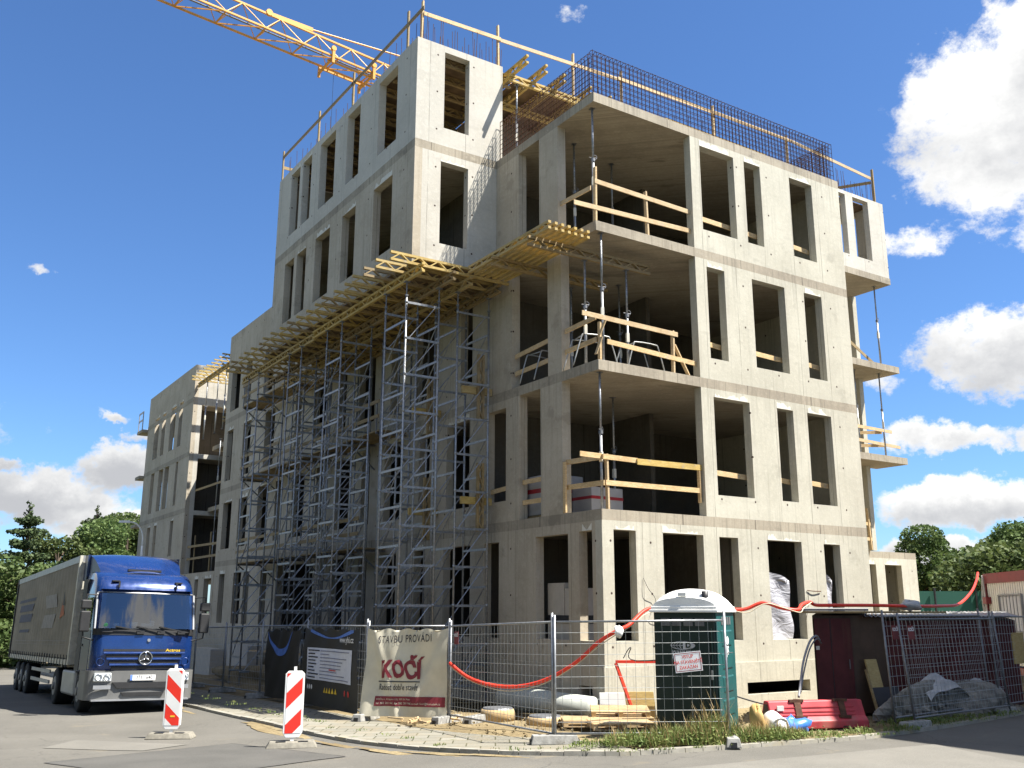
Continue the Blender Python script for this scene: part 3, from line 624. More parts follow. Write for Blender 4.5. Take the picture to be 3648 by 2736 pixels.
for i,(y,dy,nm) in enumerate(((4.72,1.3,'nearest'),(9.2,1.2,'second nearest'),(12.7,1.2,'second farthest'),(17.2,1.2,'farthest'))):
    tower(-2.95,y,1.02,dy,gz(y)+.08,zb,nm+' galvanised tower of the outer row carrying the formwork deck')
    y2=(4.72,8.4,12.7,16.6)[i]
    tower(-1.32,y2,1.04,dy,gz(y2)+.08,zb,nm+' galvanised tower of the inner row beside the wall')
# working platforms bracketed to the shaded wall
def platform(y0,y1,z,label):
    t=thing('work_platform',label,'work platform',(-.6,(y0+y1)/2,z),0,'bracketed platforms on the shaded wall')
    for k in range(4): MB().box(-1.1+.26*k,y0,z,-.87+.26*k,y1,z+.045).obj('deck_plank',M['beam_old'],t)
    n=int((y1-y0)/2.2)
    for k in range(n+1):
        y=y0+.2+k*(y1-y0-.4)/n; b=MB().beam((-1.12,y,z-.04),(-.02,y,z-.04),.05,.07); b.beam((-1.05,y,z-.05),(-.02,y,z-.9),.05,.05); b.beam((-1.1,y,z),(-1.1,y,z+1.0),.04,.04); b.obj('bracket',M['galv_dull'],t)
    for zz in (.5,1.0): MB().beam((-1.12,y0,z+zz),(-1.12,y1,z+zz),.03,.12).obj('guard_board',M['beam_old'],t)
platform(19.0,25.2,11.35,'bracketed platform high on the shaded wall beyond the deck')
platform(10.2,24.8,7.95,'long bracketed platform at the third floor behind the towers')
platform(11.5,24.6,4.2,'long bracketed platform at the second floor behind the towers')
# ---------------------------------------------------------------- guard rails
def rail(label,posts,planks,group,mat='plank',name='guard_rail'):
    c=posts[0][0] if posts else planks[0][0]
    t=thing(name,label,'guard rail',tuple(c),0,group)
    for p,q in posts: MB().beam(p,q,.05,.10,(0,1,0)).obj('post',M[mat],t)
    for p,q in planks:
        MB().beam(p,q,.03,.125).obj('plank',M[mat],t)
    return t
GG='timber guard rails of the open corner rooms'
rail('bright timber rail across the front of the topmost open balcony',[((.1,.14,11.95),(.12,.14,13.5)),((1.88,.16,11.95),(1.84,.16,13.25))],[((.06,.09,13.08),(3.42,.12,13.02)),((-.62,.09,12.32),(3.42,.12,12.46))],GG)
rail('short timber rail on the shaded left edge of the topmost open balcony',[],[((.09,.3,12.97),(.09,1.63,13.02))],GG)
rail('timber rail across the front of the third floor corner balcony',[((.17,.16,8.28),(.18,.16,9.3)),((2.62,.16,8.28),(2.64,.16,9.46))],[((-.42,.09,9.42),(2.76,.10,9.36)),((.36,.09,8.8),(3.42,.12,8.66))],GG)
rail('timber rail on the shaded left side of the third floor',[],[((.10,.2,9.42),(.10,1.5,9.36)),((.10,.2,8.84),(.10,1.5,8.8)),((.10,2.2,9.3),(.10,3.88,9.2)),((.10,2.2,8.75),(.10,3.88,8.7))],GG)
rail('bright timber rail across the front of the second floor corner room',[((.32,.15,4.6),(.3,.15,5.95)),((3.36,.14,4.95),(3.36,.14,5.86))],[((-.55,.09,5.88),(1.25,.10,5.86)),((.22,.09,5.24),(3.4,.12,5.26))],GG)
tag(MB().beam((1.2,.06,5.83),(3.42,.10,5.86),.03,.15).obj('guard_plank',M['yellow_beam']),'orange yellow plank continuing the second floor front rail','plank',GG)
rail('timber rail on the shaded left side of the second floor',[((.02,1.48,4.62),(.02,1.48,5.9))],[((.10,.0,5.85),(.10,1.52,5.9)),((.10,.0,5.22),(.10,1.52,5.26)),((.10,2.5,5.6),(.10,3.5,5.6)),((.10,2.5,5.05),(.10,3.5,5.05)),((.14,4.2,5.55),(.14,5.2,5.5))],GG)
tag(MB().beam((2.72,.20,9.1),(3.1,.10,8.29),.03,.10,(0,1,0)).obj('brace_board',M['plank']),'bright slanting board propped beside the third floor rail','board')
tag(MB().beam((-.04,.05,8.4),(.1,-.02,8.85),.02,.10,(0,1,0)).obj('brace_board',M['plank']),'lower loose offcut nailed at the third floor balcony corner','board')
tag(MB().beam((.06,.02,8.9),(.2,-.04,9.28),.02,.10,(0,1,0)).obj('brace_board',M['plank']),'upper loose offcut nailed at the third floor balcony corner','board')
# planks across the window holes
k=0
for fl,zz,ws in (('topmost',13.03,((3.7,6.4),(7.4,8.65))),('third floor',9.36,((3.75,4.65),(5.5,7.1),(7.7,8.7))),('second floor',5.80,((3.75,5.4),(6.2,7.1),(7.5,8.7)))):
    for j,(a,b) in enumerate(ws):
        tag(MB().beam((a,.33,zz+.03),(b,.33,zz-.03),.03,.14).obj('guard_plank',M['plank']),'plank across the %s %s window hole of the sunny side'%((('left','right') if len(ws)==2 else ('left','middle','right'))[j],fl),'plank','planks across the sunny window holes')
# rails along the roof edge
GT='timber rails along the roof edge'
rail('long pale roof rail along the sunny edge from the tall corner',[((-2.58,4.97,18.9),(-2.56,4.97,20.25)),((.14,4.97,18.95),(.12,4.97,20.4)),((3.1,4.99,18.9),(3.12,4.99,20.45)),((5.2,5.0,18.9),(5.2,5.0,20.5)),((9.6,5.0,18.9),(9.6,5.0,20.55)),((13.6,5.0,18.9),(13.6,5.0,20.5))],[((-2.55,4.9,19.8),(.2,4.9,19.9)),((.1,4.92,19.88),(5.3,4.93,20.12)),((5.0,4.9,20.12),(9.8,4.93,20.25)),((9.5,4.9,20.24),(14,4.93,20.3)),((13.8,4.9,20.28),(18.75,4.93,19.98))],GT)
rail('weathered roof rail running back along the shaded edge',[((-2.72,y,18.9),(-2.72,y,20.2)) for y in (5.6,9.7,12.8,16.6)],[((-2.7,4.6,19.78),(-2.7,9.9,19.85)),((-2.7,9.6,19.85),(-2.7,16.75,19.98)),((-2.75,16.6,19.5),(-1.2,16.6,19.5))],GT,'beam_old')
rail('roof rail at the far right end of the top storey',[((18.78,4.9,18.9),(18.78,4.9,20.4)),((17.0,6.4,18.9),(17.0,6.4,19.9))],[((18.8,5.0,19.85),(16.9,7.2,19.7))],GT,'beam_old')
rail('timber rail round the lowest right balcony above the annex',[((18.8,6.5,4.6),(18.7,6.5,6.25)),],[((16.5,6.4,5.7),(18.85,6.5,5.62)),((16.5,6.4,5.05),(18.9,6.5,5.02)),((18.7,6.6,5.7),(16.8,8.2,5.75))],'timber rails of the right hand balconies')
rail('timber rail round the middle right balcony',[],[((17.1,5.55,9.32),(19.5,5.6,9.3)),((17.1,5.55,8.78),(20.05,5.65,8.72)),((19.0,5.7,9.25),(17.1,6.8,9.2)),((19.1,5.7,8.72),(17.1,6.85,8.7))],'timber rails of the right hand balconies')
rail('dark handrail leaning on the upper right balcony',[],[((17,5.6,12.95),(18.9,5.7,12.1))],'timber rails of the right hand balconies','beam_old')
rail('timber rails low in the dark recess beside the scaffold',[((.4,34.1,4.2),(.4,34.1,6.3)),((.4,37.2,4.2),(.4,37.2,6.3))],[((.3,31.7,5.6),(.3,38.3,5.7)),((.3,31.7,5.0),(.3,38.3,5.0)),((.5,31.8,8.9),(.5,38.3,8.95))],'recess rails','beam_old')
tag(MB().beam((.9,32.3,15.7),(.9,32.5,17.3),.12,.12,(0,1,0)).obj('timber_post',M['plank']),'bright upright timber standing on the recess formwork','timber post')
rr=rail('pale tubular rail on the far end balcony of the left block',[((-.35,50.2,14.3),(-.35,50.2,15.6)),((-.35,51.4,14.3),(-.35,51.4,15.6))],[((-.35,50.1,15.55),(-.35,51.4,15.55)),((-.35,50.1,15.0),(-.35,51.4,15.0))],None,'galv')
# ---------------------------------------------------------------- reinforcement cages on the roof terrace
def cage(label,segs,z0,z1,grp):
    t=thing('rebar_cage',label,'reinforcement',(*segs[0][0],z0),0,grp)
    for (p,q),n in segs:
        pass
def cage2(label,p,q,z0,z1,off,step=.14,mat='rust'):
    p=Vector((*p,0));q=Vector((*q,0)); d=(q-p); L=d.length; d/=L; nrm=Vector((-d.y,d.x,0)); t=thing('rebar_cage',label,'reinforcement cage',(p.x,p.y,z0),0,'rebar cages of the roof parapet'); rnd=random.Random(int(L*10))
    for side,nm in ((0,'outer_mesh'),(off,'inner_mesh')):
        mb=MB(); n=int(L/step)
        for k in range(n+1):
            b=p+d*(L*k/n)+nrm*side; j=rnd.uniform(-.012,.012); mb.tube([(b.x,b.y,z0),(b.x+d.x*j,b.y+d.y*j,z1+rnd.uniform(-.02,.02))],.0105,4,False)
        for k in range(9):
            z=z0+.04+(z1-z0-.05)*k/8; a=p+nrm*side; c=q+nrm*side; mid=(a+c)/2; j=rnd.uniform(-.012,.012); mb.tube([(a.x,a.y,z),(mid.x,mid.y,z+j),(c.x,c.y,z)],.0095,4,False)
        mb.obj(nm,M[mat],t)
    lk=MB(); n=int(L/step)
    for k in range(n+1):
        b=p+d*(L*k/n); c=b+nrm*off; lk.tube([(b.x,b.y,z1-.01),(b.x+nrm.x*off/2,b.y+nrm.y*off/2,z1+.025),(c.x,c.y,z1-.01)],.0095,4,False)
    lk.obj('link_bars',M[mat],t); return t
cage2('rusty rebar cage standing along the sunny front edge of the roof terrace',(.06,.07),(9.76,.07),Z[4]+.01,16.87,.15)
cage2('rusty rebar cage along the shaded left edge of the roof terrace',(.06,4.68),(.06,.30),Z[4]+.01,16.87,.15)
cage2('short rusty rebar cage returning at the right end of the roof terrace',(9.76,.30),(9.76,3.4),Z[4]+.01,16.87,.15)
# ---------------------------------------------------------------- tower crane behind the building
def crane():
    J0=Vector((.71,30.97,34.1)); d=Vector((.9918,.1282,0)).normalized(); n=Vector((.1282,-.9918,0)).normalized(); up=Vector((0,0,1))
    t=thing('tower_crane','yellow lattice tower crane whose jib reaches over the building','crane',(36,36,-1)); W_,H_=1.42,1.42; s0,s1=-22,34
    P=lambda s,a,h: J0+d*s+n*a+up*h
    bc=MB()
    bc.beam(P(s0,0,0),P(s1,0,0),.10,.10); bc.obj('far_bottom_chord',M['crane'],t)
    MB().beam(P(s0,W_,0),P(s1,W_,0),.10,.10).obj('near_bottom_chord',M['crane'],t); MB().beam(P(s0,W_/2,H_),P(s1,W_/2,H_),.11,.11).obj('top_chord',M['crane'],t)
    lc=MB(); st=2.35; k=0; s=s0
    while s<s1-st:
        for a in (0,W_):
            lc.cyl(P(s,a,0),P(s+st/2,W_/2,H_),.030,6); lc.cyl(P(s+st/2,W_/2,H_),P(s+st,a,0),.030,6)
        lc.beam(P(s,0,0),P(s,W_,0),.07,.07); lc.beam(P(s,0,0),P(s+st,W_,0),.05,.06) ; s+=st
    lc.obj('lacing',M['crane'],t)
    lg=MB().beam(P(-.6,W_/2,H_+.05),P(2.4,W_/2,H_+.22),.1,.24); lg.cyl(P(-.4,W_/2-.09,H_+.12),P(-.4,W_/2+.09,H_+.12),.2,10); lg.obj('pendant_lug',M['crane'],t)
    pd=MB().cyl(P(2.4,W_/2,H_+.22),P(9.5,W_/2,H_+1.15),.05,8); pd.cyl(P(9.5,W_/2,H_+1.15),P(33.5,W_/2,H_+5.6),.05,8); pd.obj('pendant_bar',M['crane'],t)
    tb=MB()
    for s in (3.4,6.2):
        tb.beam(P(s,-.12,-.42),P(s,W_+.15,-.16),.14,.10); tb.beam(P(s,W_+.1,-.5),P(s,W_+.12,.42),.16,.14); tb.beam(P(s,-.15,-.7),P(s,-.1,.12),.14,.12); tb.cyl(P(s,W_+.02,.42),P(s,W_+.2,.42),.16,10)
    tb.beam(P(3.2,.2,-.3),P(6.4,.2,-.3),.1,.1); tb.beam(P(3.2,W_-.2,-.25),P(6.4,W_-.2,-.25),.1,.1); tro=tb.obj('trolley',M['crane'],t)
    MB().cyl(P(4.2,.2,-.3),P(4.2,.2,-8),.011,5).obj('hoist_rope',M['dark'],tro); MB().cyl(P(6.3,.2,-.3),P(6.1,.2,-9),.011,5).obj('hoist_rope',M['dark'],tro)
    MB().beam(P(s0,W_/2,.28),P(s1,W_/2,.28),.14,.02).obj('walkway',M['galv_dull'],t)
    b=P(36,W_/2,0); mm=MB(); hw=.85
    for sx in(-hw,hw):
        for sy in(-hw,hw): mm.beam((b.x+sx,b.y+sy,-1),(b.x+sx,b.y+sy,35.2),.16,.16,(0,1,0))
    z=-1
    while z<34:
        for (ax,ay),(bx,by) in (((-hw,-hw),(hw,-hw)),((hw,-hw),(hw,hw)),((hw,hw),(-hw,hw)),((-hw,hw),(-hw,-hw))):
            mm.cyl((b.x+ax,b.y+ay,z),(b.x+bx,b.y+by,z+1.8),.05,5); mm.cyl((b.x+ax,b.y+ay,z),(b.x+bx,b.y+by,z),.04,5)
        z+=1.8
    mm.obj('mast',M['crane'],t)
    pk=MB()
    for sx in(-hw,hw): pk.beam((b.x+sx,b.y,35.2),(b.x,b.y,41.2),.14,.14,(0,1,0))
    pk.beam((b.x,b.y,35),P(46,W_/2,0),.5,.5); pk.obj('tower_head',M['crane'],t); MB().box(b.x-2.2,b.y-1.6,33.2,b.x-.9,b.y-.4,35.2).obj('driver_cab',M['crane'],t)
crane()
# ---------------------------------------------------------------- things standing inside the shell
M['wrap']=simple('white_wrapping_foil',(.33,.33,.34),.35,var=.08,scale=3)
M['wrap_red']=simple('dark_red_print',(.28,.015,.025),.4,var=.1)
def block_pack(x,y,z,w,d,h,rz,label):
    t=thing('wrapped_block_pack',label,'block pack',(x,y,z),rz,'foil wrapped packs in the second floor room')
    MB().box(-w/2,-d/2,.12,w/2,d/2,h).obj('foil_wrap',M['wrap'],t,local=True,bevel=.02)
    q=MB(); e=.004; q.box(-w/2-e,-d/2-e,h*.60,w/2+e,d/2+e,h*.70); q.obj('red_print_band',M['wrap_red'],t,local=True)
    p=MB(); 
    for k in (-1,0,1): p.box(k*(w/2-.06)-.05,-d/2,0,k*(w/2-.06)+.05,d/2,.115)
    p.obj('pallet',M['beam_old'],t,local=True)
block_pack(1.62,2.2,Z[1],1.1,.8,.80,.05,'white foil wrapped block pack with red band in front, second floor corner')
block_pack(.95,3.2,Z[1],1.15,1.0,1.18,.05,'taller white foil wrapped block pack behind, second floor corner')
M['aac']=simple('pale_building_blocks',(.46,.42,.36),.9,var=.06)
t=thing('block_stack','pale building blocks stacked inside the shaded ground floor window','block stack',(.7,2.0,.95))
for k,(a,b,z0,z1) in enumerate(((1.36,2.05,2.12,2.78),(2.08,2.8,2.12,2.92),(1.36,2.8,.96,1.92))): MB().box(.4,a,z0,1.0,b,z1).obj('block_pack',M['aac'],t)
MB().box(.38,1.34,1.925,1.05,2.82,2.115).obj('pallet',M['dark'],t)
M['film']=None
def film():
    m,g,b=newmat('milky_plastic_film',.34,spec=.5); p=g.obj(); n=g.noise(g.mul(p,(1.2,1,3.2)),1.1,4,.5,2.0)
    b.inputs['Base Color'].default_value=(.40,.40,.43,1); g.put(b.inputs['Normal'],g.bump(n,.5,.12)); M['film']=m
film()
def sheetfilm(x0,x1,y,z0,z1,label):
    mb=MB(); rnd=random.Random(int(x0*10)); ph=[rnd.uniform(0,6) for _ in range(6)]
    mb.grid(26,34,lambda u,v:(x0+(x1-x0)*u*(1-.18*max(0,v-.55))+.02*math.sin(9*v+ph[0]),y+.03*math.sin(5*(u*.6+v)*2+ph[1])+.008*math.sin(13*(v-.5*u)+ph[2]),z0+(z1-z0)*v-(.18*u*u if v>.9 else 0)))
    o=mb.obj('plastic_sheet',M['film'],smooth=True); tag(o,label,'plastic sheet','plastic sheets hung in the ground floor windows')
sheetfilm(5.64,6.62,.20,1.5,3.25,'crumpled plastic sheet hung in the wide sunny ground floor window')
sheetfilm(7.9,8.35,.20,1.5,3.3,'plastic sheet in the narrow ground floor window at the right')
tag(MB().box(7.95,.5,3.3,8.4,.52,4.0).obj('board',M['aac']),'pale board above the plastic in the narrow right ground floor window','board')
tag(MB().box(4.0,.9,.97,4.45,1.0,3.6).obj('board',M['aac']),'tall pale panel inside the narrow middle ground floor window','board')
# bent tube trestles on the third floor
M['tube_pale']=simple('pale_steel_tube',(.36,.37,.36),.45,.5)
for k,(x,y,l) in enumerate(((.55,1.0,'bent tube trestle behind the third floor corner props'),(2.1,.9,'bent tube trestle in the middle of the third floor front'),(.5,3.0,'bent tube trestle beyond the first column on the third floor'))):
    t=thing('tube_trestle',l,'trestle',(x,y,Z[2]),.15*k-.2,'tube trestles on the third floor')
    for s in (-.3,.3): MB().tube(smooth_pts([(-.65,s,0),(-.42,s,.75),(-.3,s,.86),(.3,s,.86),(.42,s,.75),(.65,s,0)],3),.018,6).obj('leg_frame',M['tube_pale'],t,True,True)
    MB().cyl((-.35,-.3,.84),(-.35,.3,.84),.016,6).obj('cross_bar',M['tube_pale'],t,True,True)
# ---------------------------------------------------------------- street furniture: mesh fence panels, feet
M['wire']=simple('fence_wire',(.36,.38,.38),.45,.65,.15,20)
M['foot']=simple('concrete_fence_foot',(.27,.265,.245),.9,var=.25,scale=7,bump=.3,dirt=(.13,.12,.10))
M['koci_red']=simple('dark_red_sign',(.16,.012,.02),.5,var=.1)
M['ink']=simple('black_print',(.02,.02,.03),.6); M['lettering']=simple('white_lettering',(.75,.75,.75),.5,var=.04)
def fence(a,b,label,lean=(0,0),h=2.0,z0=.14,group='mesh fence panels of the site',tagsign=False,dark=False):
    a=Vector((a[0],a[1],gz(a[1])+z0));b=Vector((b[0],b[1],gz(b[1])+z0)); ln=Vector((lean[0],lean[1],0)); t=thing('mesh_fence',label,'fence',tuple(a),0,group); up=Vector((0,0,1)); d=(b-a); L=d.length; e=d/L
    P=lambda s,z:a+e*s+up*z+ln*(z/h)
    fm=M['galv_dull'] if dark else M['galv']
    for s in (.03,L-.03): MB().cyl(P(s,-.1),P(s,h+(.06 if s<1 else .1)),.022,8).obj('post',fm,t,True)
    fr=MB().cyl(P(.03,h-.06),P(L-.03,h-.06),.019,8); fr.obj('top_rail',fm,t,True); MB().cyl(P(.03,.08),P(L-.03,.08),.019,8).obj('bottom_rail',fm,t,True)
    w=MB(); n=int(L/.155)
    for k in range(1,n): w.tube([P(L*k/n,.08),P(L*k/n,h-.06)],.0036,4,False)
    for k in range(1,10):
        z=.08+(h-.14)*k/10; o=P(0,0); w.tube([P(.03,z),P(L-.03,z)],.0036,4,False)
    w.obj('wire_mesh',M['wire'],t)
    if tagsign:
        nrm=e.cross(up)
        sg=MB().hexa([P(.30,1.55)+nrm*.02,P(.52,1.55)+nrm*.02,P(.52,1.82)+nrm*.02,P(.30,1.82)+nrm*.02],[P(.30,1.55)+nrm*.028,P(.52,1.55)+nrm*.028,P(.52,1.82)+nrm*.028,P(.30,1.82)+nrm*.028]).obj('name_sign',M['koci_red'],t)
        tx=MB().add(text('KOČÍ',.085,.004),lambda p:P(.41+p[0]*1.0,1.74+p[1])+nrm*.033); tx.obj('sign_lettering',M['lettering'],sg)
        tx=MB()
        for k in range(2): tx.quad(P(.34,1.62+.03*k)+nrm*.033,P(.48,1.62+.03*k)+nrm*.033,P(.48,1.63+.03*k)+nrm*.033,P(.34,1.63+.03*k)+nrm*.033)
    return t
FP=[(-1.67,-5.52),(-4.1,-3.73),(-3.45,1.07),(-4.70,2.66),(-4.46,6.93),(-4.5,10.4),(-4.5,14.0),(-4.5,17.5),(-4.5,21)]
FL=['bare mesh fence panel in front of the green toilet cabin','bare mesh fence panel right of the cream banner','mesh fence panel carrying the cream banner','mesh fence panel carrying the wide dark information banner','mesh fence panel with the blue streaked dark banner','shaded mesh fence panel just left of the dark banners','shaded mesh fence panel seen beside the lorry mirror','shaded mesh fence panel hidden mostly by the lorry']
for i in range(8):
    fence(FP[i+1],FP[i],FL[i],tagsign=(i in(1,)))
def foot(x,y,rz,label):
    t=thing('fence_block',label,'fence foot',(x,y,gz(y)+(.055 if x<-2 else .03)),rz,'concrete fence feet')
    mb=MB(); mb.hexa([(-.42,-.13,0),(.42,-.13,0),(.42,.13,0),(-.42,.13,0)],[(-.38,-.10,.15),(.38,-.10,.15),(.38,.10,.15),(-.38,.10,.15)]); o=mb.obj('body',M['foot'],t,local=True,bevel=.012)
    q=MB(); q.box(-.428,-.05,.0,-.36,.05,.085); q.box(.36,-.05,0,.428,.05,.085); q.obj('end_slot',M['dark'],t,local=True)
    r=MB()
    for k in(-.25,-.12,.12,.25): r.cyl((k,0,.15),(k,0,.153),.03,10)
    r.obj('socket',M['dark'],t,local=True); return t
FF=[(-1.67,-5.5,.9,'pale concrete foot in the weeds under the right end of the front fence'),(-4.1,-3.75,-.45,'pale concrete foot at the fence corner on the paving'),(-3.5,1.05,.3,'concrete foot below the right edge of the cream banner'),(-4.68,2.66,.6,'concrete foot below the left edge of the cream banner'),(-4.48,6.87,.05,'shaded concrete foot below the dark banners'),(-4.5,10.4,0,'shaded concrete foot beyond the dark banners'),(-4.5,14,0,'shaded concrete foot near the lorry cab'),(-4.5,17.5,0,'shaded concrete foot behind the lorry cab')]
for f in FF: foot(*f)
foot(-2.95,.75,.5,'second concrete foot lying beside the cream banner')
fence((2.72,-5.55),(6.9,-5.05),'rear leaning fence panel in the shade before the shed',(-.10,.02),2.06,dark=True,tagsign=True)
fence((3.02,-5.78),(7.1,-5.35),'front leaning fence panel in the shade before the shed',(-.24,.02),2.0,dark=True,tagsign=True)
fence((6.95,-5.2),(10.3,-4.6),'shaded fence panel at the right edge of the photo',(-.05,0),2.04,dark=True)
foot(2.95,-5.85,.05,'long dark concrete foot in the shade under the leaning panels'); foot(7.0,-5.25,.1,'dark concrete foot between the shaded panels at the right')
# ---------------------------------------------------------------- banners
def cloth_mat(name,col,var=.06,rough=.6):
    m,g,b=newmat(name,rough,spec=.3); p=g.obj(); n=g.noise(p,1.6,5,.6); g.put(b.inputs['Base Color'],g.mix(g.step(n,.3,.7),tuple(x*(1-var*2) for x in col),tuple(x*(1+var) for x in col))); return m
M['cream']=cloth_mat('cream_banner_cloth',(.58,.54,.42)); M['banner_dark']=cloth_mat('dark_banner_cloth',(.045,.043,.037)); M['banner_blue']=simple('blue_print',(.10,.20,.55),.6); M['maroon']=simple('maroon_print',(.19,.018,.03),.6,var=.08); M['panel_white']=simple('white_print',(.62,.64,.72),.6,var=.05); M['sign_yellow']=simple('yellow_print',(.75,.5,.03),.6); M['sign_red']=simple('red_print',(.6,.04,.03),.6); M['grey_print']=simple('grey_print',(.20,.21,.30),.6)
def banner(name,a,b,z0,z1,fold,mat,label,marks,sagL=0):
    a=Vector((*a,0));b=Vector((*b,0)); d=b-a; L=d.length; e=d/L; n=Vector((e.y,-e.x,0)); t=thing(name,label,'banner',(a.x,a.y,gz(a.y)+z0),0); H=z1-z0
    base=lambda u:gz(a.y+(b.y-a.y)*u)
    def S(u,v,off=0):       # u,v in 0..1, v up
        w=fold(u,v); s=u*L-(sagL*(1-u)*(1-v)); q=a+e*s+n*(w+off+.03); return Vector((q.x,q.y,base(u)+z0+H*v-(.05*math.sin(u*PI*4)**2 if v>.995 else 0)))
    MB().grid(60,44,lambda u,v:S(u,v)).obj('cloth',mat,t,True)
    for nm,mt,mb in marks(L,H):
        MB().add(mb,lambda p:S(p[0]/L,p[1]/H,.012)).obj(nm,mt,t)
    return t
def rectm(x0,y0,x1,y1,n=10):
    mb=MB(); mb.grid(n,max(1,int(n*abs(y1-y0)/max(.01,abs(x1-x0)))),lambda u,v:(x0+(x1-x0)*u,y0+(y1-y0)*v,0)); return mb
def at(mb,x,y,fn=None):
    o=MB(); o.f=list(mb.f); o.v=[((fn(p[0],p[1])[0] if fn else p[0])+x,(fn(p[0],p[1])[1] if fn else p[1])+y,0) for p in mb.v]; return o
def fit(mb,x0,x1,y0,y1,fn=None):
    xs=[p[0] for p in mb.v]; ys=[p[1] for p in mb.v]; ax,bx,ay,by=min(xs),max(xs),min(ys),max(ys); o=MB(); o.f=list(mb.f)
    for p in mb.v:
        q=((p[0]-ax)/(bx-ax),(p[1]-ay)/(by-ay))
        if fn: q=fn(*q)
        o.v.append((x0+(x1-x0)*q[0],y0+(y1-y0)*q[1],0))
    return o
def koci_marks(L,H):
    lg=fit(text('KOČÍ',.6,.028,1.02),L*.21,L*.69,H*.425,H*.70,lambda x,y:(x+.035*math.sin(y*7+.4)+.05*y,y+.03*math.sin(x*6)))
    return [('heading',M['ink'],fit(text('STAVBU PROVÁDÍ',.2,0,1.12),L*.15,L*.81,H*.845,H*.955,lambda x,y:(x,y+.25*x-.2))),('logo',M['maroon'],lg),('underline',M['ink'],rectm(L*.18,H*.385,L*.68,H*.397,14)),('motto',M['ink'],fit(text('Radost dobře stavět',.2,.001),L*.20,L*.665,H*.295,H*.37)),
            ('address_strip',M['maroon'],rectm(L*.165,H*.115,L*.985,H*.225,20)),
            ('address_text',M['cream'],MB().add(fit(text('KOČÍ a.s., K Lipám 132, 397 01 Písek',.085),L*.19,L*.58,H*.178,H*.210)).add(fit(text('tel. 382 201 941, fax 382 201 948, e-mail: koci@koci-pisek.cz',.085),L*.19,L*.93,H*.130,H*.162)))]
rb=random.Random(5)
def foldc(u,v):
    return .85*(.035*math.sin(7*(u*1.3+v)+.5)*(1-abs(u-.5))+.02*math.sin(17*(u-.7*v))+.012*math.sin(31*u*(1.1-v*.4))+ (.05*math.exp(-((u-.08-.35*(1-v))/.05)**2)) - (.05*math.exp(-((u-.95+.5*(1-v))/.06)**2))+ .16*(1-v)**2*(1-u) + (.03*math.sin(u*60)*max(0,v-.9)*10*.4))
# banner text offsets must clear the address strip, so the strip text sits a little further out
bt=banner('cream_banner',(-4.70,2.60),(-3.50,1.08),.16,2.03,foldc,M['cream'],'cream banner with the large maroon KOČÍ logo on the mesh fence',lambda L,H:koci_marks(L,H)[:5],.10)
# address lettering, one layer further out
def extra_marks(t,a,b,z0,z1,fold,marks,off,sagL=0):
    a=Vector((*a,0));b=Vector((*b,0)); d=b-a; L=d.length; e=d/L; n=Vector((e.y,-e.x,0)); H=z1-z0
    def S(u,v):
        s=u*L-(sagL*(1-u)*(1-v)); q=a+e*s+n*(fold(u,v)+off+.03); return Vector((q.x,q.y,gz(a.y+(b.y-a.y)*u)+z0+H*v))
    for nm,mt,mb in marks(L,H): MB().add(mb,lambda p:S(p[0]/L,p[1]/H)).obj(nm,mt,t)
extra_marks(bt,(-4.70,2.60),(-3.50,1.08),.16,2.03,foldc,lambda L,H:koci_marks(L,H)[5:],.02,.10)
def foldd(u,v): return .03*math.sin(6*u+3*v)+.015*math.sin(19*u-8*v)
def info_marks(L,H):
    out=[('web_address',M['lettering'],at(text('www.yhi.cz',.2,.003),L*.80,H*.86)),('text_panel',M['panel_white'],rectm(L*.09,H*.33,L*.90,H*.74,16))]
    sw=MB(); sw.grid(24,2,lambda u,v:(L*(.12+.8*u),H*(.975-.10*(1-(2*u-1)**2)+ (v-.5)*.035*(.4+abs(2*u-1))),0)); out.append(('blue_arc',M['banner_blue'],sw))
    sq=MB()
    for k in range(4): sq.add(rectm(L*.40+k*L*.062,H*.19,L*.40+k*L*.062+.13,H*.25,1))
    tri=MB()
    for k in range(5): x=L*.42+k*.17; tri.quad((x,H*.185,0),(x+.14,H*.185,0),(x+.07,H*.255,0))
    out.append(('warning_symbols',M['sign_yellow'],tri)); c=MB()
    for k in range(3):
        x=L*.14+k*.15; n=12; c.quad(*[(x+.05*math.cos(2*PI*j/n),H*.235+.06*math.sin(2*PI*j/n),0) for j in range(n)])
    out.append(('round_symbols',M['lettering'],c)); r=MB()
    for k in (0,2): x=L*.78+k*.14; r.quad(*[(x+.055*math.cos(2*PI*j/12),H*.215+.07*math.sin(2*PI*j/12),0) for j in range(12)])
    out.append(('prohibition_symbols',M['sign_red'],r)); return out
def info_lines(L,H):
    g1=MB(); g2=MB(); rn=random.Random(2)
    for k in range(9):
        y=H*(.705-.043*k); x=L*.115; e=L*(.115+rn.uniform(.2,.62)); g1.add(rectm(x,y-.012,x+L*rn.uniform(.10,.2),y+.016,4)); g2.add(rectm(x+L*.22,y-.008,e+L*.14,y+.010,6))
    return [('bold_lines',M['ink'],g1),('fine_lines',M['grey_print'],g2),('red_line',M['sign_red'],rectm(L*.48,H*.465,L*.62,H*.478,3))]
bd=banner('dark_banner',(-4.58,6.75),(-4.78,2.85),.15,2.02,foldd,M['banner_dark'],'wide dark banner with a white text panel and a row of safety symbols',info_marks)
extra_marks(bd,(-4.58,6.75),(-4.78,2.85),.15,2.02,foldd,info_lines,.022)
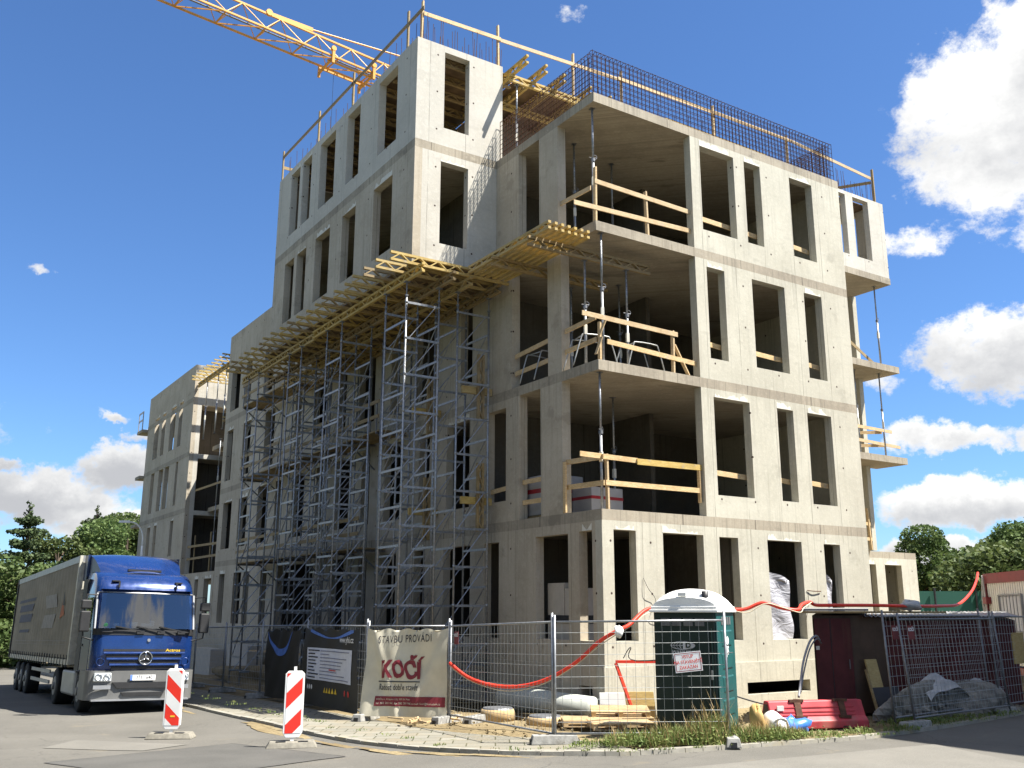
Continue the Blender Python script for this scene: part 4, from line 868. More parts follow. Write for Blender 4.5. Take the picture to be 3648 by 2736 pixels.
def blue_marks(L,H):
    sw=MB(); sw.grid(24,3,lambda u,v:(L*(.02+.78*u),H*(.97-.26*(1-(2*u-1)**2)-v*.09*(.15+(1-(2*u-1)**2))),0))
    return [('blue_arc',M['banner_blue'],sw),('lettering',M['grey_print'],MB().add(at(text('YIT',.2,.005),L*.25,H*.62)).add(at(text('STAVÍ',.17),L*.3,H*.48)).add(at(text('A',.26,.004),L*.72,H*.6)))]
banner('dark_banner',(-4.6,9.6),(-4.57,7.05),.15,1.98,foldd,M['banner_dark'],'dark banner with a hanging blue streak, left of the text banner',lambda L,H:blue_marks(L,H)[:1])
# ---------------------------------------------------------------- warning beacons
M['beacon_red']=simple('retroreflective_red',(.78,.035,.02),.4,var=.06,scale=3); M['beacon_white']=simple('retroreflective_white',(.78,.78,.76),.4,var=.05,scale=3); M['rec_base']=simple('recycled_plastic_foot',(.20,.185,.15),.85,var=.25,scale=8,bump=.3)
def beacon(x,y,rz,flip,label,sticker):
    t=thing('warning_beacon',label,'warning beacon',(x,y,gz(y)+.004),rz,'red and white beacons on the road'); t.scale=(1.07,1.07,1.08)
    MB().hexa([(-.42,-.2,0),(.42,-.2,0),(.42,.2,0),(-.42,.2,0)],[(-.36,-.15,.10),(.36,-.15,.10),(.36,.15,.10),(-.36,.15,.10)]).obj('foot',M['rec_base'],t,local=True,bevel=.015)
    h=MB(); h.box(.10,-.152,.102,.26,-.06,.106); h.box(-.26,-.152,.102,-.10,-.06,.106); h.obj('grip_slot',M['dark'],t,local=True)
    MB().box(-.03,-.02,.1,.03,.02,.2).obj('stem',M['white'],t,local=True); MB().box(-.024,-.012,1.19,.024,.012,1.27).obj('top_peg',M['white'],t,local=True)
    w=.16; z0,z1=.15,1.20; c=.05
    out=[(-w+c,z0),(w-c,z0),(w,z0+c*1.6),(w,z1-c),(w-c,z1),(-w+c,z1),(-w,z1-c),(-w,z0+c*1.6)]
    MB().prism(out,lambda u,v,h:(u,h,v),.02,-.03).obj('board',M['white'],t,local=True,bevel=.008)
    sx=.128; a0,a1=z0+.07,z1-.035; sl=.25; per=.50
    for nm,ph,mt in (('red_stripe',0,M['beacon_red']),('white_stripe',.25,M['beacon_white'])):
        mb=MB(); k=-2
        while k<6:
            b0=a0+k*per+ph-.12
            poly=[(-sx,b0),(sx,b0+sl),(sx,b0+sl+.25),(-sx,b0+.25)]
            def clip(pl,lim,sg):
                o=[]
                for i in range(len(pl)):
                    p,q=pl[i],pl[(i+1)%len(pl)]; ip=sg*(p[1]-lim)>=0; iq=sg*(q[1]-lim)>=0
                    if ip: o.append(p)
                    if ip!=iq: s=(lim-p[1])/(q[1]-p[1]); o.append((p[0]+(q[0]-p[0])*s,lim))
                return o
            pl=clip(clip(poly,a0,1),a1,-1) if poly else []
            if len(pl)>2:
                if flip: pl=[(-u,v) for u,v in pl][::-1]
                mb.prism(pl,lambda u,v,h:(u,h,v),-.0305,-.034)
            k+=1
        mb.obj(nm,mt,t,local=True)
    if sticker: MB().box(-.03,-.0365,.36,.05,-.0345,.39).obj('sticker',M['sign_yellow'],t,local=True)
    return t
beacon(-9.01,2.2,-.50,True,'beacon in front of the lorry with stripes falling to the right',True)
beacon(-7.65,-.72,-.36,False,'nearer beacon beside the kerb with stripes rising to the right',False)
# ---------------------------------------------------------------- portable toilet
def toilet():
    gm=simple('shade_green_plastic',(.003,.017,.015),.45,var=.12,scale=2); tm=simple('teal_plastic',(.012,.085,.082),.45,var=.12,scale=2); rm=simple('white_roof_plastic',(.80,.80,.77),.4,var=.04); vm=simple('grey_vent_slats',(.14,.14,.14),.6)  # green is the teal side's plastic, darkened for the shaded front
    t=thing('portable_toilet','shade-darkened green portable toilet cabin with white domed roof behind the fence','portable toilet',(-1.27,-4.30,.05),math.atan2(-.487,-.871)+PI/2)
    # local: front at -y (width along x), right side at +x
    w=.605; H=2.18
    MB().box(-w,-w,.0,w,w,.14).obj('skid_base',M['dark'],t,local=True,bevel=.02)
    MB().box(-w+.02,-w+.02,.14,w-.03,w-.02,H).obj('body',gm,t,local=True,bevel=.03)
    d=MB(); d.box(-w+.08,-w-.002,.2,w-.14,-w+.03,H-.36); d.box(w-.115,-w-.006,.2,w-.095,-w+.03,H-.3); d.obj('front_panel',gm,t,local=True,bevel=.01)
    for k in range(4):
        v=MB(); v.box(-.44+.215*k,-w+.012,H-.26,-.27+.215*k,-w+.019,H-.12)
        for j in range(4): v.box(-.435+.215*k+.042*j,-w+.003,H-.255,-.41+.215*k+.042*j,-w+.012,H-.125)
        v.obj('vent_grille',vm,t,local=True)
    s=MB().box(w-.03,-w+.03,.14,w-.004,w-.03,H).obj('side_panel',tm,t,local=True,bevel=.02)
    rib=MB()
    for z in (.35,.75,1.15,1.55): rib.hexa([(w-.006,-.32,z),(w-.006,.32,z),(w-.006,.38,z+.3),(w-.006,-.38,z+.3)],[(w+.012,-.28,z+.03),(w+.012,.28,z+.03),(w+.012,.34,z+.27),(w+.012,-.34,z+.27)])
    rib.obj('pressed_panel',tm,t,local=True,bevel=.006)
    v=MB()
    for j in range(5): v.box(w-.004,-.3+.13*j,H-.24,w+.006,-.22+.13*j,H-.1)
    v.obj('side_vent',vm,t,local=True)
    r=MB(); r.box(-w-.04,-w-.04,H-.02,w+.04,w+.04,H+.03); r.box(-w-.015,-w-.015,H+.03,w+.015,w+.015,H+.09); ro=r.obj('roof_rim',rm,t,local=True,bevel=.012)
    dm=MB(); n=22
    def dome(u,v):
        x=(2*u-1); y=(2*v-1); hh=math.sqrt(max(0,1-abs(x)**2.1))*(1-.5*abs(y)**4)*.33
        return (x*(w-.01),y*(w-.01),H+.08+hh)
    dm.grid(n,8,dome)
    for sy,sg in ((-w+.01,1),(w-.01,-1)):
        pr=[(-(w-.01)*math.cos(PI*k/16),H+.08+.33*.5*math.sqrt(max(0,1-abs(math.cos(PI*k/16))**2.1))) for k in range(17)]; dm.quad(*[(a,sy,b) for a,b in (pr if sg>0 else pr[::-1])])
    do=dm.obj('domed_roof',rm,t,True,True)
    MB().box(-.1,-w-.001,H+.27,.06,-w+.04,H+.33).obj('roof_tab',rm,do,local=True)
    vp=MB().cyl((.38,-w+.12,H+.12),(.38,-w+.12,H+.36),.06,14).obj('vent_pipe',M['dark'],t,True,True)
    # logo: half globe, half letter, and the name
    cx,cz=-.03,H-.60; y=-w-.012; lg=MB(); el=[(cx+.23*math.cos(2*PI*k/36),cz+.075*math.sin(2*PI*k/36)) for k in range(36)]
    for k in range(36):
        a,b=el[k],el[(k+1)%36]; ia=(cx+(a[0]-cx)*.94,cz+(a[1]-cz)*.86); ib=(cx+(b[0]-cx)*.94,cz+(b[1]-cz)*.86); lg.quad((a[0],y,a[1]),(b[0],y,b[1]),(ib[0],y,ib[1]),(ia[0],y,ia[1]))
    lg.quad((cx-.22,y,cz-.004),(cx,y,cz-.004),(cx,y,cz+.004),(cx-.22,y,cz+.004))
    for f in (.25,.5,.75):
        for k in range(10):
            s0,s1=-1+.2*k,-1+.2*(k+1); X=lambda s:cx-.23*f*math.sqrt(max(0,1-s*s)); lg.quad((X(s0)-.005,y,cz+.07*s0),(X(s0)+.005,y,cz+.07*s0),(X(s1)+.005,y,cz+.07*s1),(X(s1)-.005,y,cz+.07*s1))
    hd=[(cx+.23*math.cos(-PI/2+PI*k/18),cz+.075*math.sin(-PI/2+PI*k/18)) for k in range(19)]; lg.quad(*[(a,y,b) for a,b in hd])
    lm=simple('pale_grey_logo',(.50,.50,.52),.5)
    lg.obj('globe_logo',lm,t,local=True)
    MB().add(text('D',.115,.006,1,1.2),lambda p:(p[0]+cx+.10,y-.004,p[1]+cz)).obj('logo_letter',gm,t,local=True)
    MB().add(text('JOHNNY SERVIS',.15,.004,1,.40),lambda p:(p[0]+cx+.01,y,p[1]*1.0+cz-.15)).obj('name_lettering',lm,t,local=True)
    sx=w+.016; sl=MB(); n=24; sl.quad(*[(sx,.09*math.cos(2*PI*k/n),H-.52+.075*math.sin(2*PI*k/n)) for k in range(n)]); sl.obj('side_logo',M['lettering'],t,local=True)
    MB().add(text('JS',.2,.01,1,.9),lambda p:(sx,p[0],p[1]+H-.70)).obj('side_lettering',M['lettering'],t,local=True)
    MB().box(w-.13,-w-.03,1.0,w-.10,-w-.002,1.16).obj('door_latch',M['galv'],t,local=True)
toilet()
def sign():
    a=Vector((-4.1,-3.73,0));b=Vector((-1.67,-5.52,0));e=(b-a).normalized();n=Vector((e.y,-e.x,0)); c=a+e*2.33+n*.05+Vector((0,0,1.38)); t=thing('warning_sign','white red bordered sign reading VSTUP NA STAVENIŠTĚ ZAKÁZÁN tied to the fence','sign',tuple(c))
    rt=R(6); P=lambda x,z,o=0:c+e*(x*math.cos(rt)-z*math.sin(rt))+Vector((0,0,1))*(x*math.sin(rt)+z*math.cos(rt))+n*o
    w,h=.235,.165
    MB().hexa([P(-w,-h),P(w,-h),P(w,h),P(-w,h)],[P(-w,-h,.006),P(w,-h,.006),P(w,h,.006),P(-w,h,.006)]).obj('board',M['lettering'],t)
    br=MB(); k=.014; i=.012
    for (x0,z0,x1,z1) in ((-w+k,-h+k,w-k,-h+k+i),(-w+k,h-k-i,w-k,h-k),(-w+k,-h+k+i,-w+k+i,h-k-i),(w-k-i,-h+k+i,w-k,h-k-i)): br.quad(P(x0,z0,.009),P(x1,z0,.009),P(x1,z1,.009),P(x0,z1,.009))
    br.obj('red_border',M['maroon'],t)
    tx=MB()
    for s,z in (('VSTUP',.088),('NA STAVENIŠTĚ',0),('ZAKÁZÁN',-.088)): tx.add(text(s,.077,.0012,1,.88),lambda p:P(p[0],p[1]+z,.009))
    tx.obj('lettering',M['sign_red'],t)
sign()
# ---------------------------------------------------------------- shed, barrier, rubble, cabin
def lumpy(c,r,seed,n=(14,9),amp=.35):
    rn=random.Random(seed); ph=[(rn.uniform(0,6),rn.uniform(1.5,4),rn.uniform(1.5,4)) for _ in range(5)]; mb=MB()
    def fn(u,v):
        th=2*PI*u; f=PI*v; k=1+amp*sum(math.sin(a*th+p)*math.sin(b*f+p*2)/5*1.6 for p,a,b in [(q[0],round(q[1]),q[2]) for q in ph])
        return (c[0]+r[0]*k*math.sin(f)*math.cos(th),c[1]+r[1]*k*math.sin(f)*math.sin(th),c[2]+r[2]*k*math.cos(f))
    return mb.grid(n[0],n[1],fn)
def rusty(name,c,d):
    m,g,b=newmat(name,.75,.0,spec=.3); p=g.obj(); n=g.noise(p,1.3,6,.65); s=g.noise(g.mul(p,(5,5,.5)),1.4,4); q=g.mix(g.step(n,.35,.7),c,tuple(x*1.5 for x in c)); q=g.mix(g.m('MULTIPLY',g.step(s,.55,.75),.5),q,d); g.put(b.inputs['Base Color'],q); return m
M['shed_red']=rusty('dark_red_sheet_metal',(.075,.018,.018),(.10,.05,.03)); M['shed_brown']=rusty('brown_boarding',(.07,.045,.03),(.03,.02,.015)); M['tin']=simple('corrugated_tin',(.30,.30,.29),.6,.3,.2,3,dirt=(.2,.12,.07))
t=thing('site_shed','dark red sheet metal shed with flat corrugated roof in the shade','shed',(6,-3,0))
SL=Vector((3.0,-3.5,0));SR=Vector((9.6,-4.25,0));se=(SR-SL).normalized();sn=Vector((se.y,-se.x,0)); sL=(SR-SL).length
SP=lambda s,d,z:SL+se*s+Vector((.80,.60,0))*d+Vector((0,0,z))
def sbox(s0,d0,z0,s1,d1,z1,z2=None):
    z2=z1 if z2 is None else z2
    return MB().hexa([SP(s0,d0,z0),SP(s1,d0,z0),SP(s1,d1,z0),SP(s0,d1,z0)],[SP(s0,d0,z1),SP(s1,d0,z1),SP(s1,d1,z2),SP(s0,d1,z2)])
sbox(0,.02,.05,2.15,2.3,2.14,2.2).obj('front_boarding',M['shed_brown'],t); w=sbox(2.16,.0,.05,sL,2.3,2.02,2.1)
for k in range(40): w.add(sbox(2.2+k*.11,-.018,.1,2.25+k*.11,.01,2.0))
w.obj('sheet_wall',M['shed_red'],t)
d=sbox(.05,-.05,.12,1.12,.0,2.08).obj('door',M['shed_red'],t); sbox(.5,-.056,.14,.52,-.045,2.06).obj('door_seam',M['dark'],d); sbox(1.0,-.085,1.0,1.03,-.05,1.2).obj('handle',M['galv_dull'],d); sbox(.06,-.056,1.42,.16,-.05,1.5).obj('small_sticker',M['patch'],d)
rf=MB(); n=90
for k in range(n):
    s0,s1=1.5+ (sL-1.4)*k/n,1.5+(sL-1.4)*(k+1)/n; z=lambda q:.018*math.sin(q*45)
    rf.quad(SP(s0,-.28,2.12+z(s0)),SP(s1,-.28,2.12+z(s1)),SP(s1,2.5,2.23+z(s1)),SP(s0,2.5,2.23+z(s0))); rf.quad(SP(s0,-.28,2.11+z(s0)),SP(s0,2.5,2.22+z(s0)),SP(s1,2.5,2.22+z(s1)),SP(s1,-.28,2.11+z(s1)))
rf.obj('corrugated_roof',M['tin'],t)
sbox(-.35,-.25,2.24,1.7,2.4,2.28,2.31).obj('flat_roof_board',M['tin'],t); sbox(-.3,-.27,2.19,4.2,-.2,2.235).obj('roof_edge_batten',M['beam_old'],t)
# red plastic barrier lying in front of the shed
M['bar_red']=simple('faded_red_barrier_plastic',(.42,.035,.045),.55,var=.25,scale=3,dirt=(.30,.12,.09))
t=thing('road_barrier','faded red plastic road barrier with dark brackets lying before the shed','barrier',(1.4,-4.7,.05),math.atan2(-.66,1.85))
pr=[(-.30,.0),(.30,.0),(.30,.14),(.20,.22),(.085,.50),(-.085,.50),(-.20,.22),(-.30,.14)]
MB().prism(pr,lambda u,v,h:(h,u,v),-1.0,1.02).obj('body',M['bar_red'],t,local=True,bevel=.02)
g_=MB()
for z,y in ((.3,-.165),(.38,-.135),(.24,-.19)): g_.beam((-.75,y-.006,z),(.8,y-.006,z),.02,.02)
g_.obj('moulded_groove',M['bar_red'],t,local=True)
for x in (-.42,.52):
    b=MB(); b.beam((x,-.30,.02),(x+.03,-.09,.53),.13,.02,(0,-1,.4)); b.beam((x-.14,-.10,.5),(x+.16,-.10,.5),.05,.05); b.beam((x-.1,-.25,.22),(x+.14,-.25,.2),.05,.05); b.obj('bracket',M['rust'],t,local=True)
e_=MB().prism([(-.2,.03),(.2,.03),(.06,.44),(-.06,.44)],lambda u,v,h:(h,u,v),-1.004,-.99); e_.obj('hollow_end',M['dark'],t,local=True); MB().box(-.86,-.19,.33,-.72,-.155,.42).obj('paper_label',M['patch'],t,local=True)
# bucket and blue bag beside it
t=thing('plaster_bucket','white plastic bucket with red and black print tipped over by the barrier','bucket',(.05,-4.95,.22),.5)
bk=MB().tube([(0,-.17,0),(0,.17,.02)],[.165,.19],20); bk.obj('body',M['white'],t,True,True); rr=MB().ring((0,-.17,0),.172,.012,'y',20,5); rr.obj('rim',M['white'],t,True,True)
MB().box(-.01,-.178,-.02,.1,-.172,.05).obj('red_label',M['sign_red'],t,local=True); MB().add(text('ADE',.09,.003),lambda p:(p[0]-.0,-.176,p[1]+.09)).obj('black_lettering',M['ink'],t,local=True)
t.rotation_euler=(R(-18),R(160),R(-25))
M['blue_bag']=simple('blue_plastic_bag',(.05,.18,.55),.35,var=.2)
tag(lumpy((.42,-5.0,.13),(.34,.22,.16),4,amp=.6).obj('plastic_bag',M['blue_bag'],smooth=True),'crumpled blue plastic bag on the ground beside the bucket','bag')
M['paper_sack']=simple('brown_paper_sack',(.50,.33,.12),.8,var=.2)
tag(lumpy((-.25,-4.78,.25),(.12,.16,.26),9,amp=.5).obj('paper_sack',M['paper_sack'],smooth=True),'upright ochre paper sack between toilet cabin and bucket','sack')
# rubble heap with sheeting behind the leaning panels
M['rubble']=simple('rubble_concrete',(.20,.185,.16),.95,var=.4,scale=5,bump=.5,dirt=(.09,.08,.06)); M['tarp']=simple('dirty_white_sheeting',(.42,.41,.40),.6,var=.2,scale=3,dirt=(.25,.12,.08))
rn=random.Random(11)
t=tag(lumpy((5.7,-4.72,.05),(2.1,.55,.62),3,(40,18),.45).obj('rubble_heap',M['rubble'],smooth=False),'heap of grey rubble and debris before the shed in the shade','rubble heap',kind='stuff')
mb=MB()
for k in range(150):
    x=rn.uniform(3.6,8.2); y=-4.75+rn.uniform(-.5,.4); h=max(0,.62*math.sqrt(max(0,1-((x-5.7)/2.2)**2)))*max(.1,1-abs(y+4.72)/.6); s=rn.uniform(.04,.15); mb.add(lumpy((x,y,h+.02),(s,s*rn.uniform(.6,1.1),s*.7),k,(6,4),.6))
for k in range(70):
    x=rn.uniform(3.8,7.8); y=-4.75+rn.uniform(-.5,.3); h=max(0,.66*math.sqrt(max(0,1-((x-5.7)/2.2)**2)))*max(.1,1-abs(y+4.72)/.6); a=Vector((rn.gauss(0,1),rn.gauss(0,1),rn.gauss(0,.5))).normalized(); b=a.cross(Vector((0,0,1))).normalized(); q=Vector((x,y,h+.03)); l=rn.uniform(.1,.32); w_=rn.uniform(.06,.2); c=a.cross(b)*rn.uniform(.015,.05)
    mb.hexa([q-a*l/2-b*w_/2-c,q+a*l/2-b*w_/2-c,q+a*l*.4+b*w_/2-c,q-a*l/2+b*w_/2-c],[q-a*l/2-b*w_/2+c,q+a*l/2-b*w_/2+c,q+a*l*.4+b*w_/2+c,q-a*l/2+b*w_/2+c])
tag(mb.obj('rubble_lumps',M['rubble']),'broken lumps scattered over the grey heap','rubble',kind='stuff')
def drape(cx,cy,sx,sy,z,seed,label):
    rn=random.Random(seed); ph=[rn.uniform(0,6) for _ in range(4)]; mb=MB(); mb.grid(26,16,lambda u,v:(cx+(u-.5)*sx,cy+(v-.5)*sy,z+.22*(1-(2*u-1)**2)-.3*abs(v-.7)+.06*math.sin(9*u+ph[0]+3*v)+.04*math.sin(17*v+ph[1]+6*u)))
    tag(mb.obj('dirty_sheeting',M['tarp'],smooth=True),label,'sheeting','dirty sheeting on the rubble heap')
drape(5.3,-4.85,1.5,.6,.62,1,'crumpled pale sheeting on the left of the rubble heap'); drape(6.7,-4.85,1.3,.6,.50,2,'crumpled pale sheeting on the right of the rubble heap')
tag(MB().hexa([(4.2,-4.12,.1),(4.52,-4.16,.1),(4.52,-4.12,.1),(4.2,-4.08,.1)],[(4.3,-3.8,1.2),(4.62,-3.84,1.2),(4.62,-3.80,1.2),(4.3,-3.76,1.2)]).obj('yellow_board',M['yellow_beam']),'yellow board leaning against the shed beside the door','board')
tag(MB().hexa([(4.1,-4.3,.05),(4.9,-4.38,.05),(4.9,-4.33,.05),(4.1,-4.25,.05)],[(4.15,-4.0,.62),(4.95,-4.08,.62),(4.95,-4.04,.62),(4.15,-3.96,.62)]).obj('dark_board',M['dark']),'dark sheet standing below the yellow board','board')
tag(MB().beam((3.95,-4.3,.05),(4.02,-4.0,1.0),.05,.04,(0,1,0)).obj('batten',M['beam_old']),'thin batten leaning beside the yellow board','batten')
tag(lumpy((5.75,-4.05,2.36),(.36,.16,.11),21,amp=.5).obj('white_sack',M['tarp'],smooth=True),'white cloth sack lying on the shed roof beside the red hose','sack')
tag(MB().hexa([(8.15,-4.98,1.05),(8.75,-4.9,1.05),(8.75,-4.87,1.05),(8.15,-4.95,1.05)],[(8.15,-4.98,1.75),(8.75,-4.9,1.75),(8.75,-4.87,1.75),(8.15,-4.95,1.75)]).obj('yellow_plate',M['yellow_beam']),'ochre plate hung on the fence at the right edge','plate')
# site cabin behind the shed
def cabin():
    CL=Vector((14.07,-.86,0)); e=Vector((-.638,-.77,0)); n=Vector((-.77,.638,0)); P=lambda s,d,z:CL+e*s-n*d+Vector((0,0,z)); t=thing('site_cabin','white site office cabin with dark red roof frame behind the shed','site cabin',tuple(CL)); L=3.6
    bx=lambda s0,d0,z0,s1,d1,z1:MB().hexa([P(s0,d0,z0),P(s1,d0,z0),P(s1,d1,z0),P(s0,d1,z0)],[P(s0,d0,z1),P(s1,d0,z1),P(s1,d1,z1),P(s0,d1,z1)])
    cw=simple('cabin_white',(.74,.73,.68),.6,var=.06); cr=simple('cabin_dark_red',(.20,.018,.025),.5,var=.12)
    w=bx(.13,.05,.75,L-.13,2.35,3.05)
    for k in range(20): w.add(bx(.2+.165*k,.03,.78,.29+.165*k,.05,3.04))
    w.obj('wall',cw,t); bx(0,0,3.05,L,2.4,3.34).obj('roof_frame',cr,t)
    for s in (0,L-.13): bx(s,0,.7,s+.13,.13,3.05).obj('corner_post',cr,t)
    bx(0,0,.5,L,2.4,.7).obj('floor_frame',cr,t); bx(.2,.3,0,L-.2,2.0,.5).obj('plinth_blocks',M['rubble'],t)
    wi=bx(1.15,.01,1.7,2.7,.06,2.65).obj('window',M['panel_white'],t); f=MB()
    for s in (1.1,2.7): f.add(bx(s,-.04,1.65,s+.06,.05,2.7))
    for z in (1.65,2.66): f.add(bx(1.161,-.035,z,2.699,.045,z+.05))
    f.obj('frame',M['steel_grey'],wi); gb=MB()
    for k in range(6): gb.cyl(P(1.3+.24*k,-.05,1.68),P(1.3+.24*k,-.05,2.68),.014,6)
    gb.obj('window_bars',M['steel_grey'],wi)
    bx(.14,-.12,2.45,.42,.03,2.65).obj('red_lamp_box',cr,t)
    rp=MB()
    for k in range(3): rp.tube(smooth_pts([P(.05,-.04,3.3),P(-.02+.06*k,-.08,2.6-.1*k),P(.08+.05*k,-.08,2.0-.2*k),P(.2+.05*k,-.08,2.3-.1*k),P(.12,-.05,3.25)],5),.016,5)
    o=rp.obj('coiled_rope',M['tarp'],smooth=True); tag(o,'pale coiled rope hanging at the corner of the site cabin','rope')
cabin()
# ---------------------------------------------------------------- hoses and cables
def hose(name,pts,r,mat,label,cat='hose',group=None,n=6):
    return tag(MB().tube(smooth_pts(pts,n),r,8).obj(name,M[mat],smooth=True),label,cat,group)
A1=[(-5.12,-1.89,1.28),(-4.75,-2.05,1.0),(-4.22,-2.37,.87),(-3.71,-2.72,.95),(-3.23,-3.12,1.26),(-2.89,-3.46,1.66),(-2.61,-3.7,1.87),(-2.41,-3.86,2.0),(-2.05,-3.9,2.28)]
A1=[(-3.98,.15,1.17),(-3.74,-.35,.87),(-3.37,-1.04,.75),(-3.05,-1.78,.87),(-2.79,-2.53,1.22),(-2.63,-3.13,1.65),(-2.48,-3.54,1.88),(-2.12,-3.45,1.98),(-1.48,-3.25,2.27),(-.8,-3.2,2.3),(-.2,-3.5,2.28),(.27,-3.84,2.26),(.48,-3.99,2.28),(.75,-4.19,2.40),(1.05,-4.36,2.30),(1.38,-4.5,2.26),(1.75,-4.3,2.36),(2.3,-4.05,2.42),(2.75,-3.85,2.36),(3.4,-3.9,2.36),(4.6,-4.0,2.36),(5.59,-4.1,2.35),(7.4,-3.8,2.36),(9.0,-3.2,2.42),(11.2,-2.2,2.75),(12.9,-1.35,3.1),(13.6,-1.0,3.36)]
hose('corrugated_conduit',A1,.036,'red','orange red corrugated conduit slung from the fence over the shed roof to the cabin','conduit')
M['cream_cable']=simple('pale_cable',(.62,.55,.38),.6)
hose('cable',[(p[0],p[1],p[2]-.06+.02*math.sin(i*2.1)) for i,p in enumerate(A1[:10])],.009,'cream_cable','thin pale cable sagging just below the red conduit at the left','cable')
hose('cable',[(p[0],p[1]-.05,p[2]-.03-.04*math.sin(i*1.7)) for i,p in enumerate(A1[11:18])],.009,'cream_cable','thin pale cable along the red conduit between toilet and shed','cable')
tag(lumpy((-2.55,-3.66,1.86),(.10,.07,.10),5,amp=.4).obj('white_cloth',M['white'],smooth=True),'white cloth wrapped where the red conduit passes the fence','cloth')
hose('grey_hose',[(3.05,-3.62,1.62),(2.78,-3.75,1.72),(2.45,-3.85,1.6),(2.1,-3.95,1.22),(1.85,-4.05,.8),(1.6,-4.2,.56)],.024,'steel_grey','grey hose arching from the shed down to the red barrier','hose')
hose('grey_hose',[(3.05,-3.66,1.56),(2.74,-3.8,1.66),(2.38,-3.9,1.46),(2.05,-4.0,1.05),(1.75,-4.12,.62)],.016,'galv_dull','thinner grey hose running beside the arching hose at the shed','hose')
hose('grey_hose',[(.25,-3.3,1.78),(.45,-3.35,1.98),(.60,-3.4,1.85),(.5,-3.4,1.4),(.32,-3.45,.8),(.2,-3.5,.3)],.024,'galv_dull','grey hose looped behind the toilet cabin','hose')
hose('black_cable',[(.2,-3.8,.62),(.8,-4.0,.45),(1.3,-4.2,.42)],.014,'black','black cable between toilet cabin and barrier','cable')
hose('wire_scrap',[(1.22,-.02,3.0),(1.3,-.1,2.75),(1.55,-.06,2.5),(1.45,-.1,2.2),(1.62,-.05,2.0)],.006,'dark','loose dark wire hanging on the sunny ground floor wall','wire')
hose('wire_scrap',[(7.05,-.02,2.78),(7.3,-.05,2.76),(7.6,-.03,2.76)],.012,'rust','rusty bar sticking along the wall near the right ground floor window','bar')
hose('wire_scrap',[(7.1,-.03,2.75),(6.98,-.06,2.3),(6.9,-.04,2.0)],.007,'dark','thin dark wire dangling near the right ground floor window','wire')
hose('wire_scrap',[(-.95,-4.95,1.5),(-1.75,-3.2,1.3),(-1.85,-3.15,1.55),(-2.0,-3.1,1.35)],.01,'dark','bent dark wire beside the red frame','wire')
# ---------------------------------------------------------------- loose things on the site
t=thing('red_frame','red steel door frame leaning behind the toilet cabin','frame',(.2,-.9,0))
P0=Vector((-.22,-1.2,.08)); MB().beam((.0,-1.05,-.06),(-.42,-.92,1.12),.06,.05,(0,1,0)).obj('left_bar',M['red'],t); MB().beam((-.42,-.92,1.15),(.75,-1.65,1.15),.06,.06).obj('top_bar',M['red'],t); MB().beam((1.1,-1.8,-.02),(.75,-1.65,1.15),.06,.05,(0,1,0)).obj('right_bar',M['red'],t)
tag(MB().hexa([(-.62,-.62,-.1),(-.12,-.92,-.1),(-.08,-.85,-.1),(-.58,-.55,-.1)],[(-.60,-.56,.48),(-.14,-.84,.48),(-.10,-.78,.48),(-.56,-.5,.48)]).obj('insulation_board',M['white']),'bright white board standing at the foot of the building corner','board')
tag(MB().hexa([(-.1,-.95,-.1),(.42,-1.27,-.1),(.46,-1.2,-.1),(-.06,-.88,-.1)],[(-.12,-.85,.50),(.42,-1.17,.50),(.46,-1.1,.50),(-.08,-.78,.50)]).obj('insulation_board',M['yellow_beam']),'yellow board standing beside the white one at the building corner','board')
M['pipe_pale']=simple('pale_concrete_pipe',(.40,.42,.38),.75,var=.1,scale=3)
t=thing('concrete_pipe','large pale pipe lying along the foot of the shaded wall','pipe',(-1.4,.2,0)); MB().tube([(-1.0,2.7,.14),(-.32,.05,.10)],[.32,.25],24).obj('pipe_body',M['pipe_pale'],t,True); 
def wellring(x,y,r,h,label,lid):
    t=thing('manhole_ring',label,'manhole ring',(x,y,gz(y)+.06),0,'concrete manhole rings on the sand'); 
    MB().tube([(0,0,0),(0,0,h*.7),(0,0,h)],[r*1.04,r,r*.92],24).obj('ring',simple('ochre_concrete',(.42,.30,.15),.9,var=.15),t,True,True); MB().tube([(0,0,h),(0,0,h+.03)],[r*.9,r*.85],24).obj('cover',M['galv_dull'],t,False,True)
wellring(-2.35,.85,.38,.24,'ochre concrete manhole ring farther from the front fence',1); wellring(-2.2,-.75,.38,.16,'low manhole ring with grey cover nearer the front fence',1)
def pallet(x,y,z,rz,label,tilt=0):
    t=thing('timber_pallet',label,'pallet',(x,y,z),rz,'timber pallets behind the front fence'); t.rotation_euler=(tilt,0,rz)
    for k in range(6): MB().box(-.6,-.4+.15*k-.045,.105,.6,-.4+.15*k+.045,.127).obj('top_board',M['plank'],t,local=True)
    for a in (-.55,0,.55): MB().box(a-.045,-.44,.02,a+.045,.4,.104).obj('bearer',M['plank'],t,local=True)
    for a in (-.4,0,.35): MB().box(-.6,a-.045,0,.6,a+.045,.019).obj('bottom_board',M['plank'],t,local=True)
pallet(-1.75,-1.75,gz(-1.75)+.1,-.55,'low pallet with thin slats beside the manhole ring'); pallet(-.95,-1.7,gz(-1.7)+.1,-.5,'lower pallet of the stack beside the toilet cabin'); pallet(-.9,-1.6,gz(-1.6)+.24,-.62,'upper pallet of the stack beside the toilet cabin',.06); pallet(-1.7,-2.6,gz(-2.6)+.09,-.5,'narrow pallet lying closest to the fence')
rn=random.Random(8)
